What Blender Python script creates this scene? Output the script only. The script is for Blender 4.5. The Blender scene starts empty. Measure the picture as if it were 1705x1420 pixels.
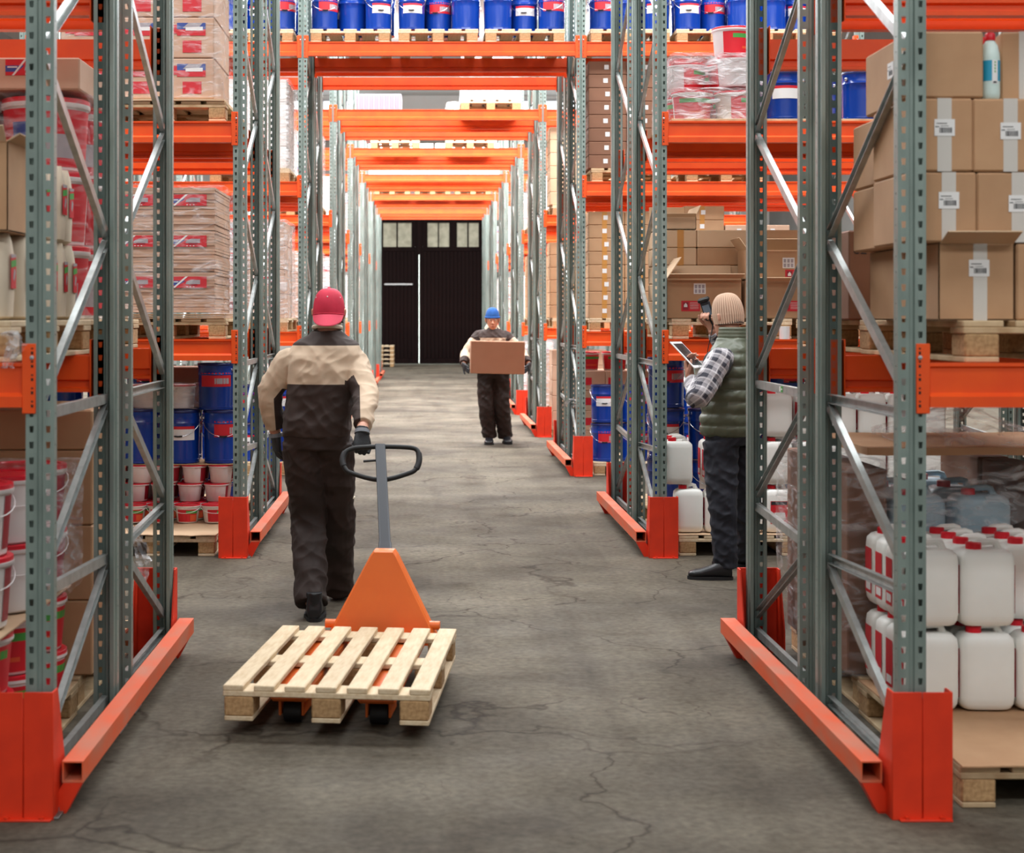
import bpy, bmesh, math, random
import numpy as np
from mathutils import Vector, Matrix, noise as mnoise
random.seed(7)
C = bpy.context.scene.collection
PI = math.pi
R = math.radians

# ------------------------------------------------------------------ camera, world, lights, exposure
CAMZ = 1.581
FPX = 2600.0
cam_d = bpy.data.cameras.new('camera')
cam = bpy.data.objects.new('camera', cam_d); C.objects.link(cam)
cam.location = (0, 0, CAMZ); cam.rotation_euler = (R(90), 0, 0)
cam_d.sensor_fit = 'HORIZONTAL'; cam_d.sensor_width = 36
cam_d.lens = FPX / 1705 * 36
cam_d.shift_x = (852.5 - 709) / 1705
cam_d.shift_y = -(710 - 528) / 1705
cam_d.clip_end = 200
cam_d.dof.use_dof = True; cam_d.dof.focus_distance = 9.6; cam_d.dof.aperture_fstop = 4.0
sc = bpy.context.scene
sc.camera = cam
sc.view_settings.view_transform = 'Standard'; sc.view_settings.look = 'None'
sc.view_settings.gamma = 1.0; sc.view_settings.use_curve_mapping = False
sc.view_settings.exposure = 0.0
try:
    sc.cycles.max_bounces = 8; sc.cycles.transparent_max_bounces = 12
    sc.cycles.diffuse_bounces = 3; sc.cycles.glossy_bounces = 3; sc.cycles.transmission_bounces = 4
    sc.cycles.sample_clamp_indirect = 6.0
    sc.cycles.caustics_reflective = False; sc.cycles.caustics_refractive = False
    sc.cycles.use_denoising = True
except Exception:
    pass
W = bpy.data.worlds.new('world'); sc.world = W; W.use_nodes = True
W.node_tree.nodes['Background'].inputs[0].default_value = (0.75, 0.86, 1.0, 1)
W.node_tree.nodes['Background'].inputs[1].default_value = 0.5

ROWY = [4.906, 10.236, 15.476, 20.54, 25.24, 29.9, 34.7, 39.2]

def area_light(name, loc, sx, sy, power, col=(0.95, 0.98, 1.0), rot=(0, 0, 0)):
    d = bpy.data.lights.new(name, 'AREA'); d.shape = 'RECTANGLE'; d.size = sx; d.size_y = sy
    d.energy = power; d.color = col
    o = bpy.data.objects.new(name, d); C.objects.link(o); o.location = loc; o.rotation_euler = rot
    return o
# roof strips over cross aisles, back brighter; front pair added to fill camera-facing faces
LIGHTS = [(-2.6, 680), (2.2, 300), (8.75, 980), (13.95, 1150), (19.2, 2200), (24.0, 2500), (28.7, 2600), (33.4, 2500), (38.0, 2000), (45.5, 650)]
for i, (y, p) in enumerate(LIGHTS):
    area_light('roof_and_fill_light', (2.2 if y < 5 else 0.2, y, 7.4), 15.0, 1.2, p)
# added upward fill lamps: brighten the roof and the top of the far wall
for y, p in ((30.0, 600), (40.0, 800), (49.0, 420)):
    area_light('fill_uplight', (0.2, y, 7.5), 15.0, 1.2, p, rot=(PI, 0, 0))

# ------------------------------------------------------------------ materials
def srgb(r, g, b):
    f = lambda c: (c / 12.92 if c <= 0.04045 else ((c + 0.055) / 1.055) ** 2.4)
    return (f(r / 255), f(g / 255), f(b / 255), 1)

MATS = {}
def mat(name, col, rough=0.5, metal=0.0, vary=0.0, nscale=0.0, ncol=None, nfac=0.5, bump=0.0, bscale=60.0, emit=0.0, spec=None, stretch=None, coat=0.0, tr=0.0):
    if name in MATS: return MATS[name]
    m = bpy.data.materials.new(name); m.use_nodes = True
    nt = m.node_tree; N = nt.nodes; L = nt.links
    b = N['Principled BSDF']
    b.inputs['Base Color'].default_value = col
    b.inputs['Roughness'].default_value = rough
    b.inputs['Metallic'].default_value = metal
    if spec is not None: b.inputs['Specular IOR Level'].default_value = spec
    if coat: b.inputs['Coat Weight'].default_value = coat; b.inputs['Coat Roughness'].default_value = 0.08
    if tr:
        b.inputs['Subsurface Weight'].default_value = tr
        b.inputs['Subsurface Radius'].default_value = (0.05, 0.05, 0.045)
    cur = None
    vec = None
    if nscale or bump:
        tc = N.new('ShaderNodeTexCoord'); vec = tc.outputs['Object']
        if stretch:
            mp = N.new('ShaderNodeMapping'); mp.inputs['Scale'].default_value = stretch
            L.new(vec, mp.inputs['Vector']); vec = mp.outputs['Vector']
    if nscale:
        nz = N.new('ShaderNodeTexNoise'); nz.inputs['Scale'].default_value = nscale; nz.inputs['Detail'].default_value = 5
        L.new(vec, nz.inputs['Vector'])
        rp = N.new('ShaderNodeValToRGB'); rp.color_ramp.elements[0].position = 0.38; rp.color_ramp.elements[1].position = 0.66
        L.new(nz.outputs['Fac'], rp.inputs['Fac'])
        ml = N.new('ShaderNodeMath'); ml.operation = 'MULTIPLY'; ml.inputs[1].default_value = nfac
        L.new(rp.outputs['Color'], ml.inputs[0])
        mx = N.new('ShaderNodeMix'); mx.data_type = 'RGBA'
        mx.inputs['A'].default_value = col; mx.inputs['B'].default_value = ncol or col
        L.new(ml.outputs[0], mx.inputs['Factor']); cur = mx.outputs['Result']
    if vary:
        oi = N.new('ShaderNodeObjectInfo')
        mr = N.new('ShaderNodeMapRange'); mr.inputs['To Min'].default_value = 1 - vary; mr.inputs['To Max'].default_value = 1 + vary
        L.new(oi.outputs['Random'], mr.inputs['Value'])
        hs = N.new('ShaderNodeHueSaturation')
        if cur: L.new(cur, hs.inputs['Color'])
        else: hs.inputs['Color'].default_value = col
        L.new(mr.outputs['Result'], hs.inputs['Value']); cur = hs.outputs['Color']
    if cur: L.new(cur, b.inputs['Base Color'])
    if bump:
        n2 = N.new('ShaderNodeTexNoise'); n2.inputs['Scale'].default_value = bscale; n2.inputs['Detail'].default_value = 4
        L.new(vec, n2.inputs['Vector'])
        bp = N.new('ShaderNodeBump'); bp.inputs['Strength'].default_value = bump; bp.inputs['Distance'].default_value = 0.01
        L.new(n2.outputs['Fac'], bp.inputs['Height']); L.new(bp.outputs['Normal'], b.inputs['Normal'])
    if emit:
        b.inputs['Emission Color'].default_value = col; b.inputs['Emission Strength'].default_value = emit
    MATS[name] = m
    return m

M = {}
M['galv'] = mat('galvanised_steel', srgb(138, 153, 146), 0.42, 0.35, nscale=14, ncol=srgb(112, 126, 120), nfac=0.7, stretch=(1, 1, 0.25))
M['brace'] = mat('zinc_brace', srgb(178, 184, 182), 0.36, 0.7, nscale=18, ncol=srgb(140, 146, 144), nfac=0.6)
M['orange'] = mat('orange_beam_paint', srgb(236, 82, 8), 0.45, 0, nscale=7, ncol=srgb(224, 66, 6), nfac=0.6)
M['guard'] = mat('orange_guard_paint', srgb(226, 52, 12), 0.55, 0, nscale=9, ncol=srgb(200, 42, 10), nfac=0.55, bump=0.05, bscale=40)
M['rail'] = mat('worn_orange_rail', srgb(226, 92, 46), 0.55, 0, nscale=11, ncol=srgb(196, 122, 96), nfac=0.8, stretch=(1, 0.35, 1))
M['black'] = mat('black', srgb(18, 18, 18), 0.55)
M['dark'] = mat('hole_shade', srgb(30, 22, 20), 0.8)  # dark colour painting the shade inside the connector holes
M['kraft'] = mat('kraft_board', srgb(188, 147, 110), 0.8, 0, vary=0.07, nscale=5, ncol=srgb(174, 132, 96), nfac=0.7, bump=0.02, bscale=90)
M['kraft_l'] = mat('pale_board', srgb(210, 178, 144), 0.8, 0, vary=0.06, nscale=4, ncol=srgb(198, 164, 130), nfac=0.7)
M['kraft_d'] = mat('brown_board', srgb(132, 92, 70), 0.8, 0, vary=0.06, nscale=4, ncol=srgb(116, 80, 60), nfac=0.7)
M['kraft_in'] = mat('board_inside', srgb(140, 100, 72), 0.85)
M['kraft_c'] = mat('reddish_board', srgb(182, 134, 106), 0.85, 0, nscale=3, ncol=srgb(170, 122, 94), nfac=0.7)
M['kraft_w'] = mat('board_pinkish', srgb(206, 168, 142), 0.75, 0, vary=0.05, nscale=3, ncol=srgb(190, 152, 126), nfac=0.8)
M['tape'] = mat('clear_tape', srgb(198, 176, 152), 0.25, 0)
M['tape_w'] = mat('pale_tape', srgb(206, 200, 192), 0.3, 0)
M['tape_b'] = mat('brown_tape', srgb(196, 138, 70), 0.28, 0)
M['paper'] = mat('white_label', srgb(232, 230, 228), 0.6)
M['ink'] = mat('black_ink', srgb(40, 40, 44), 0.6)
M['red'] = mat('red_print', srgb(208, 30, 44), 0.5)
M['redl'] = mat('red_print_pale', srgb(222, 84, 92), 0.5)
M['bluep'] = mat('blue_print', srgb(52, 76, 150), 0.5)
M['green'] = mat('green_print', srgb(70, 160, 70), 0.5)
M['grey'] = mat('grey_print', srgb(168, 160, 165), 0.5)
M['lid'] = mat('red_lid_plastic', srgb(214, 22, 44), 0.32)
M['pail'] = mat('white_pail_plastic', srgb(228, 222, 220), 0.38)
M['maroon'] = mat('maroon_print', srgb(150, 22, 42), 0.45)
M['drum'] = mat('blue_drum_enamel', srgb(13, 56, 148), 0.2, 0, vary=0.1, coat=0.3)
M['drum_lid'] = mat('navy_drum_lid', srgb(14, 30, 92), 0.3, 0)
M['wire'] = mat('steel_wire', srgb(200, 200, 205), 0.25, 0.9)
M['jerry'] = mat('milky_plastic', srgb(244, 244, 238), 0.4, 0, nscale=5, ncol=srgb(234, 232, 224), nfac=0.6)
M['jerry_b'] = mat('bluish_plastic', srgb(176, 204, 218), 0.35, 0)
M['cap'] = mat('red_cap', srgb(220, 20, 40), 0.35)
M['wood'] = mat('pale_pine', srgb(220, 200, 168), 0.75, 0, vary=0.06, nscale=9, ncol=srgb(198, 170, 132), nfac=0.7, stretch=(6, 1, 6), bump=0.04)
M['wood_o'] = mat('old_pine', srgb(208, 182, 144), 0.8, 0, vary=0.12, nscale=9, ncol=srgb(166, 132, 94), nfac=0.8, bump=0.05)
M['block'] = mat('chip_block', srgb(186, 150, 106), 0.85, 0, vary=0.1, nscale=70, ncol=srgb(140, 104, 66), nfac=0.7)
M['sack'] = mat('paper_sack', srgb(222, 206, 184), 0.8, 0, nscale=4, ncol=srgb(206, 188, 164), nfac=0.6, bump=0.15, bscale=12)
M['jack'] = mat('jack_orange', srgb(238, 116, 44), 0.42, 0, nscale=6, ncol=srgb(230, 104, 38), nfac=0.5)
M['jack_grey'] = mat('jack_handle_grey', srgb(42, 45, 52), 0.5, 0.0)
M['rubber'] = mat('black_rubber', srgb(30, 30, 32), 0.6)
M['teal'] = mat('teal_label', srgb(30, 150, 185), 0.45)
M['floorplate'] = mat('steel_plate', srgb(120, 118, 114), 0.5, 0.6)

def film_mat(name, base=0.12, amp=0.55, scale=(3, 3, 9), white=(0.9, 0.9, 0.92, 1)):
    m = bpy.data.materials.new(name); m.use_nodes = True
    nt = m.node_tree; N = nt.nodes; L = nt.links
    out = N['Material Output']; b = N['Principled BSDF']
    b.inputs['Base Color'].default_value = white; b.inputs['Roughness'].default_value = 0.16
    b.inputs['Specular IOR Level'].default_value = 0.8
    tc = N.new('ShaderNodeTexCoord'); mp = N.new('ShaderNodeMapping'); mp.inputs['Scale'].default_value = scale
    mp.inputs['Rotation'].default_value = (0.15, 0.25, 0.1)
    L.new(tc.outputs['Object'], mp.inputs['Vector'])
    nz = N.new('ShaderNodeTexNoise'); nz.inputs['Scale'].default_value = 2.2; nz.inputs['Detail'].default_value = 7; nz.inputs['Distortion'].default_value = 1.2
    L.new(mp.outputs['Vector'], nz.inputs['Vector'])
    rp = N.new('ShaderNodeMapRange'); rp.inputs['From Min'].default_value = 0.45; rp.inputs['From Max'].default_value = 0.72
    rp.inputs['To Min'].default_value = base; rp.inputs['To Max'].default_value = base + amp
    L.new(nz.outputs['Fac'], rp.inputs['Value'])
    bp = N.new('ShaderNodeBump'); bp.inputs['Strength'].default_value = 0.9; bp.inputs['Distance'].default_value = 0.03
    L.new(nz.outputs['Fac'], bp.inputs['Height']); L.new(bp.outputs['Normal'], b.inputs['Normal'])
    t = N.new('ShaderNodeBsdfTransparent'); mx = N.new('ShaderNodeMixShader')
    L.new(rp.outputs['Result'], mx.inputs['Fac']); L.new(t.outputs[0], mx.inputs[1]); L.new(b.outputs[0], mx.inputs[2])
    L.new(mx.outputs[0], out.inputs['Surface'])
    return m
M['film'] = film_mat('stretch_film', 0.05, 0.5)
M['film0'] = film_mat('thin_stretch_film', 0.02, 0.32)
M['film2'] = film_mat('dense_stretch_film', 0.16, 0.6)

# ------------------------------------------------------------------ mesh building
class MB:
    def __init__(s): s.v = []; s.f = []; s.m = []; s.sm = []
    def add(s, verts, faces, mi=0, smooth=False):
        o = len(s.v); s.v += [tuple(p) for p in verts]
        for f in faces: s.f.append(tuple(i + o for i in f)); s.m.append(mi); s.sm.append(smooth)
    def box(s, x0, x1, y0, y1, z0, z1, mi=0, mtx=None):
        v = [(x, y, z) for z in (z0, z1) for y in (y0, y1) for x in (x0, x1)]
        if mtx is not None: v = [mtx @ Vector(p) for p in v]
        s.add(v, [(0, 2, 3, 1), (4, 5, 7, 6), (0, 1, 5, 4), (2, 6, 7, 3), (0, 4, 6, 2), (1, 3, 7, 5)], mi)
    def rbox(s, x0, x1, y0, y1, z0, z1, c=0.004, mi=0, mtx=None):
        """box with chamfered edges"""
        cx, cy, cz = (x0 + x1) / 2, (y0 + y1) / 2, (z0 + z1) / 2
        hx, hy, hz = (x1 - x0) / 2, (y1 - y0) / 2, (z1 - z0) / 2
        c = min(c, hx * 0.6, hy * 0.6, hz * 0.6)
        V = []; idx = {}
        for sx in (-1, 1):
            for sy in (-1, 1):
                for sz in (-1, 1):
                    for ax in range(3):
                        h = [hx - c, hy - c, hz - c]; h[ax] += c
                        idx[(sx, sy, sz, ax)] = len(V); V.append((cx + sx * h[0], cy + sy * h[1], cz + sz * h[2]))
        F = []
        for ax in range(3):
            a, b = [(1, 2), (2, 0), (0, 1)][ax]
            for sg in (-1, 1):
                q = []
                for (p, r) in ((-1, -1), (1, -1), (1, 1), (-1, 1)):
                    t = [0, 0, 0]; t[ax] = sg; t[a] = p; t[b] = r; q.append(idx[(t[0], t[1], t[2], ax)])
                F.append(tuple(q if sg > 0 else q[::-1]))
        for ax in range(3):
            a, b = [(1, 2), (2, 0), (0, 1)][ax]
            for p in (-1, 1):
                for r in (-1, 1):
                    q = []
                    for e in (-1, 1):
                        t = [0, 0, 0]; t[ax] = e; t[a] = p; t[b] = r; q.append(t)
                    i0, i1 = idx[(*q[0], a)], idx[(*q[0], b)]; j0, j1 = idx[(*q[1], a)], idx[(*q[1], b)]
                    f = (i0, j0, j1, i1)
                    F.append(f if p * r < 0 else f[::-1])
        for sx in (-1, 1):
            for sy in (-1, 1):
                for sz in (-1, 1):
                    f = tuple(idx[(sx, sy, sz, k)] for k in range(3))
                    F.append(f if sx * sy * sz > 0 else f[::-1])
        if mtx is not None: V = [mtx @ Vector(p) for p in V]
        s.add(V, F, mi)
    def lathe(s, prof, n=24, mi=0, cx=0, cy=0, mis=None):
        V = [(cx + r * math.cos(2 * PI * k / n), cy + r * math.sin(2 * PI * k / n), z) for (r, z) in prof for k in range(n)]
        o = len(s.v); s.v += V
        for i in range(len(prof) - 1):
            for k in range(n):
                k2 = (k + 1) % n
                s.f.append((o + i * n + k, o + i * n + k2, o + (i + 1) * n + k2, o + (i + 1) * n + k)); s.m.append(mis[i] if mis else mi); s.sm.append(True)
        if prof[0][0] > 1e-6: s.f.append(tuple(o + k for k in range(n))[::-1]); s.m.append(mi); s.sm.append(False)
        if prof[-1][0] > 1e-6: s.f.append(tuple(o + (len(prof) - 1) * n + k for k in range(n))); s.m.append(mis[-1] if mis else mi); s.sm.append(False)
    def tube(s, pts, r, n=8, mi=0, closed=False, cap=True):
        pts = [Vector(p) for p in pts]; m = len(pts); rr = r if isinstance(r, (list, tuple)) else [r] * m
        o = len(s.v); ref = None
        for i, p in enumerate(pts):
            if closed: t = pts[(i + 1) % m] - pts[i - 1]
            else: t = pts[min(i + 1, m - 1)] - pts[max(i - 1, 0)]
            t.normalize()
            if ref is None:
                ref = Vector((0, 0, 1)) if abs(t.z) < 0.9 else Vector((1, 0, 0))
            a = (ref - t * ref.dot(t)).normalized(); b = t.cross(a); ref = a
            for k in range(n):
                an = 2 * PI * k / n; s.v.append(tuple(p + (a * math.cos(an) + b * math.sin(an)) * rr[i]))
        for i in range(m if closed else m - 1):
            j = (i + 1) % m
            for k in range(n):
                k2 = (k + 1) % n
                s.f.append((o + i * n + k, o + i * n + k2, o + j * n + k2, o + j * n + k)); s.m.append(mi); s.sm.append(True)
        if not closed and cap:
            s.f.append(tuple(o + k for k in range(n))[::-1]); s.m.append(mi); s.sm.append(False)
            s.f.append(tuple(o + (m - 1) * n + k for k in range(n))); s.m.append(mi); s.sm.append(False)
    def prism(s, poly, x0, x1, axis='x', mi=0):
        """extrude polygon (2D) along axis; poly gives the other two coordinates in order"""
        n = len(poly)
        def P(a, p):
            return {'x': (a, p[0], p[1]), 'y': (p[0], a, p[1]), 'z': (p[0], p[1], a)}[axis]
        V = [P(x0, p) for p in poly] + [P(x1, p) for p in poly]
        F = [(i, (i + 1) % n, n + (i + 1) % n, n + i) for i in range(n)] + [tuple(range(n))[::-1], tuple(range(n, 2 * n))]
        s.add(V, F, mi)
    def quad(s, a, b, c, d, mi=0): s.add([a, b, c, d], [(0, 1, 2, 3)], mi)
    def mesh(s, name, mats, fix=True, sharp=40):
        me = bpy.data.meshes.new(name); me.from_pydata(s.v, [], s.f)
        for m in mats: me.materials.append(m)
        me.polygons.foreach_set('material_index', s.m)
        if fix:
            bm = bmesh.new(); bm.from_mesh(me); bmesh.ops.recalc_face_normals(bm, faces=bm.faces); bm.to_mesh(me); bm.free()
        me.polygons.foreach_set('use_smooth', s.sm)
        if any(s.sm): me.set_sharp_from_angle(angle=R(sharp))
        me.update()
        return me

def link(name, me, parent=None, loc=(0, 0, 0), rot=(0, 0, 0), **props):
    o = bpy.data.objects.new(name, me); C.objects.link(o)
    o.location = loc; o.rotation_euler = rot
    if parent is not None: o.parent = parent
    for k, v in props.items(): o[k] = v
    return o
def obj(name, mb, mats, parent=None, loc=(0, 0, 0), rot=(0, 0, 0), **props):
    return link(name, mb.mesh(name, mats if isinstance(mats, (list, tuple)) else [mats]), parent, loc, rot, **props)
def thing(name, label, cat, loc=(0, 0, 0), rz=0, group=None):
    o = bpy.data.objects.new(name, None); C.objects.link(o); o.location = loc; o.rotation_euler = (0, 0, rz)
    o.empty_display_size = 0.1
    o['label'] = label; o['category'] = cat
    if group: o['group'] = group
    return o
def tag(o, label, cat, group=None):
    o['label'] = label; o['category'] = cat
    if group: o['group'] = group
    return o
def dup(root, loc, rz=0, label=None, group=None):
    r = root.copy(); C.objects.link(r); r.location = loc; r.rotation_euler = (0, 0, rz)
    if label: r['label'] = label
    if group: r['group'] = group
    for ch in KIDS.get(root.name, []):
        c = ch.copy(); C.objects.link(c); c.parent = r; KIDS.setdefault(r.name, []).append(c)
        for g in KIDS.get(ch.name, []):
            d = g.copy(); C.objects.link(d); d.parent = c
    return r
KIDS = {}
def part(name, me, parent, loc=(0, 0, 0), rot=(0, 0, 0), **props):
    o = link(name, me, parent, loc, rot, **props); KIDS.setdefault(parent.name, []).append(o); return o
ORD = ['first', 'second', 'third', 'fourth', 'fifth', 'sixth', 'seventh', 'eighth', 'ninth', 'tenth']
def TIER(i, n):
    if n == 1: return 'single layer'
    if i == 0: return 'bottom layer'
    if i == n - 1: return 'top layer'
    return ORD[i] + ' layer up'
def px(x, y, Y):
    s = FPX / Y
    return ((x - 709) / s, CAMZ - (y - 528) / s)
# ------------------------------------------------------------------ the setting
def floor_mat():
    m = bpy.data.materials.new('concrete_floor'); m.use_nodes = True
    nt = m.node_tree; N = nt.nodes; L = nt.links; b = N['Principled BSDF']
    tc = N.new('ShaderNodeTexCoord')
    def noise(sc_, det=6, dist=0.0, rough=0.55):
        n = N.new('ShaderNodeTexNoise'); n.inputs['Scale'].default_value = sc_; n.inputs['Detail'].default_value = det
        n.inputs['Distortion'].default_value = dist; n.inputs['Roughness'].default_value = rough
        L.new(tc.outputs['Object'], n.inputs['Vector']); return n.outputs['Fac']
    def ramp(x, p0, p1, c0, c1):
        r = N.new('ShaderNodeValToRGB'); r.color_ramp.elements[0].position = p0; r.color_ramp.elements[1].position = p1
        r.color_ramp.elements[0].color = c0; r.color_ramp.elements[1].color = c1; L.new(x, r.inputs['Fac']); return r.outputs['Color']
    def mix(a, bb, f, mode='MIX'):
        x = N.new('ShaderNodeMix'); x.data_type = 'RGBA'; x.blend_type = mode
        for k, v in (('A', a), ('B', bb), ('Factor', f)):
            if isinstance(v, (tuple, float, int)): x.inputs[k].default_value = v
            else: L.new(v, x.inputs[k])
        return x.outputs['Result']
    base = ramp(noise(0.9, 8), 0.35, 0.68, srgb(76, 69, 59), srgb(116, 108, 94))
    fine = ramp(noise(28, 6), 0.3, 0.75, (0.68, 0.67, 0.66, 1), (1.2, 1.2, 1.2, 1))
    c = mix(base, fine, 1.0, 'MULTIPLY')
    stain = ramp(noise(1.7, 9, 0.6, 0.65), 0.56, 0.72, (1, 1, 1, 1), (0.62, 0.58, 0.54, 1))
    c = mix(c, stain, 1.0, 'MULTIPLY')
    # long soft tyre streaks along the aisle
    mp = N.new('ShaderNodeMapping'); mp.inputs['Scale'].default_value = (2.4, 0.16, 1); L.new(tc.outputs['Object'], mp.inputs['Vector'])
    ns = N.new('ShaderNodeTexNoise'); ns.inputs['Scale'].default_value = 1.3; ns.inputs['Detail'].default_value = 5; L.new(mp.outputs['Vector'], ns.inputs['Vector'])
    c = mix(c, ramp(ns.outputs['Fac'], 0.5, 0.7, (1, 1, 1, 1), (0.72, 0.7, 0.68, 1)), 1.0, 'MULTIPLY')
    # hairline cracks
    wv = N.new('ShaderNodeTexNoise'); wv.inputs['Scale'].default_value = 1.6; wv.inputs['Detail'].default_value = 5
    L.new(tc.outputs['Object'], wv.inputs['Vector'])
    va = N.new('ShaderNodeVectorMath'); va.operation = 'MULTIPLY_ADD'; L.new(wv.outputs['Color'], va.inputs[0]); va.inputs[1].default_value = (1.1, 1.1, 0)
    L.new(tc.outputs['Object'], va.inputs[2])
    vo = N.new('ShaderNodeTexVoronoi'); vo.feature = 'DISTANCE_TO_EDGE'; vo.inputs['Scale'].default_value = 0.75; L.new(va.outputs[0], vo.inputs['Vector'])
    crack = ramp(vo.outputs['Distance'], 0.0, 0.012, (0.42, 0.38, 0.35, 1), (1, 1, 1, 1))
    cm = ramp(noise(0.6, 2), 0.40, 0.50, (0, 0, 0, 1), (1, 1, 1, 1))
    c2 = mix(c, crack, 1.0, 'MULTIPLY'); c = mix(c, c2, cm)
    v2 = N.new('ShaderNodeTexVoronoi'); v2.feature = 'DISTANCE_TO_EDGE'; v2.inputs['Scale'].default_value = 2.6; L.new(va.outputs[0], v2.inputs['Vector'])
    c2 = mix(c, ramp(v2.outputs['Distance'], 0.0, 0.02, (0.5, 0.45, 0.42, 1), (1, 1, 1, 1)), 1.0, 'MULTIPLY'); c = mix(c, c2, ramp(noise(0.9, 4, 0.3), 0.56, 0.66, (0, 0, 0, 1), (1, 1, 1, 1)))
    # dark specks of dirt
    sp = ramp(noise(7.5, 3), 0.68, 0.74, (1, 1, 1, 1), (0.5, 0.45, 0.42, 1))
    c = mix(c, sp, 1.0, 'MULTIPLY')
    L.new(c, b.inputs['Base Color']); b.inputs['Specular IOR Level'].default_value = 0.25
    rr = ramp(noise(2.2, 4), 0.3, 0.7, (0.75, 0.75, 0.75, 1), (0.95, 0.95, 0.95, 1)); L.new(rr, b.inputs['Roughness'])
    bp = N.new('ShaderNodeBump'); bp.inputs['Strength'].default_value = 0.12; bp.inputs['Distance'].default_value = 0.01
    L.new(noise(40, 5), bp.inputs['Height']); L.new(bp.outputs['Normal'], b.inputs['Normal'])
    return m
X0, X1, YB, YE, ZC = -11.0, 11.5, -5.0, 52.3, 9.0
def slab(name, x0, x1, y0, y1, z0, z1, m):
    mb = MB(); mb.box(x0, x1, y0, y1, z0, z1)
    o = obj(name, mb, m); o['kind'] = 'structure'; return o
M['wall'] = mat('pale_wall_paint', srgb(196, 194, 190), 0.85, nscale=0.6, ncol=srgb(180, 178, 174), nfac=0.6); M['wall_s'] = mat('grey_block_wall', srgb(120, 118, 114), 0.9, nscale=0.6, ncol=srgb(104, 102, 98), nfac=0.6)
M['ceil'] = mat('ceiling_grey', srgb(176, 174, 170), 0.85)
slab('floor', X0, X1, YB, YE + 1.5, -0.2, 0, floor_mat())
slab('ceiling', X0, X1, YB, YE, ZC, ZC + 0.2, M['ceil'])
slab('wall_left', X0 - 0.2, X0, YB, YE, 0, ZC, M['wall_s'])
slab('wall_right', X1, X1 + 0.2, YB, YE, 0, ZC, M['wall_s'])
slab('wall_front', X0, X1, YB - 0.2, YB, 0, ZC, M['wall'])
# far wall around the gate opening
DX0, DX1, DH = -1.62, 2.6, 5.05
fw = MB(); fw.box(X0, DX0, YE, YE + 0.25, 0, ZC); fw.box(DX1, X1, YE, YE + 0.25, 0, ZC); fw.box(DX0, DX1, YE, YE + 0.25, DH, ZC)
o = obj('wall_back', fw, M['wall']); o['kind'] = 'structure'
# high daylight windows near the roof of the far wall
M['sky_pane'] = mat('frosted_daylight_pane', (0.92, 0.96, 1.0, 1), 0.6, emit=1.5)
M['alu'] = mat('grey_window_frame', srgb(170, 172, 174), 0.5)
for wi, (a, b_) in enumerate(((-10.2, -5.4), (-5.0, -1.9), (2.3, 5.6), (6.0, 10.6))):
    wr_ = bpy.data.objects.new(f'window_{wi + 1}', None); C.objects.link(wr_); wr_['kind'] = 'structure'
    n_ = max(2, round((b_ - a) / 0.8)); st = (b_ - a) / n_
    mb = MB()
    for k in range(n_ + 1): mb.rbox(a + k * st - .03, a + k * st + .03, YE - .06, YE - .005, 7.5, 8.85, .004)
    for z in (7.5, 8.8): mb.rbox(a, b_, YE - .06, YE - .005, z, z + .06, .004)
    obj('frame', mb, M['alu'], wr_)
    pm = MB(); pm.box(.03, st - .03, YE - .03, YE - .02, 7.56, 8.8); pme = pm.mesh('pane', [M['sky_pane']])
    for k in range(n_): link('pane', pme, wr_, (a + k * st, 0, 0))
# daylight yard seen only through the crack between the gate leaves
slab('exterior', DX0 - 1, DX1 + 1, YE + 1.6, YE + 1.65, 0, 6, mat('daylight_yard', (0.9, 1, 0.92, 1), 1, emit=3.0))
M['gate'] = mat('dark_gate_wood', srgb(30, 18, 17), 0.8, nscale=5, ncol=srgb(20, 12, 12), nfac=0.8, stretch=(1, 1, 0.1), spec=0.08)
M['pane'] = mat('dusty_gate_glass', srgb(176, 172, 150), 0.6, nscale=5, ncol=srgb(128, 124, 104), nfac=0.7, emit=0.14)
s_d = FPX / YE
def gx(x): return (x - 709) / s_d
def gz(y): return CAMZ - (y - 528) / s_d
def gate_leaf(name, x0, x1, panes):
    root = bpy.data.objects.new(name, None); C.objects.link(root); root['kind'] = 'structure'
    root.location = (0, 0, 0)
    fr = MB(); t = 0.13
    zt, zb = gz(371), gz(411)
    y0, y1 = YE + 0.02, YE + 0.10
    for (a, b_, c_, d_) in ((x0, x0 + t, 0.02, DH), (x1 - t, x1, 0.02, DH), (x0 + t, x1 - t, DH - 0.2, DH), (x0 + t, x1 - t, 0.02, 0.2), (x0 + t, x1 - t, zb - 0.14, zb)):
        fr.rbox(a, b_, y0, y1, c_, d_, 0.008)
    cuts = sorted(panes)
    xs = [x0 + t] + [v for p in cuts for v in p] + [x1 - t]
    for i in range(0, len(xs), 2):
        if xs[i + 1] - xs[i] > 0.01: fr.box(xs[i], xs[i + 1], y0, y1 - 0.01, zb, DH - 0.2)
    for p in cuts: fr.box(p[0], p[1], y0, y1 - 0.01, zt, DH - 0.2)
    obj('frame', fr, M['gate'], root)
    bk = MB(); bk.box(x0 + 0.005, x1 - 0.005, y1 - 0.008, y1 + 0.02, 0.02, zb - 0.02); obj('backing', bk, M['gate'], root)
    xx = x0 + t; pw = (x1 - x0 - 2 * t) / round((x1 - x0 - 2 * t) / 0.13)
    pm = MB(); pm.rbox(0.004, pw - 0.004, y0 + 0.02, y1 - 0.01, 0.2, zb - 0.14, 0.008); pme = pm.mesh('board', [M['gate']])
    while xx < x1 - t - 0.02:
        link('board', pme, root, (xx, 0, 0)); xx += pw
    for p in cuts:
        g = MB(); g.box(p[0], p[1], y0 + 0.03, y0 + 0.04, zb, zt); obj('pane', g, M['pane'], root)
    return root
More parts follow.
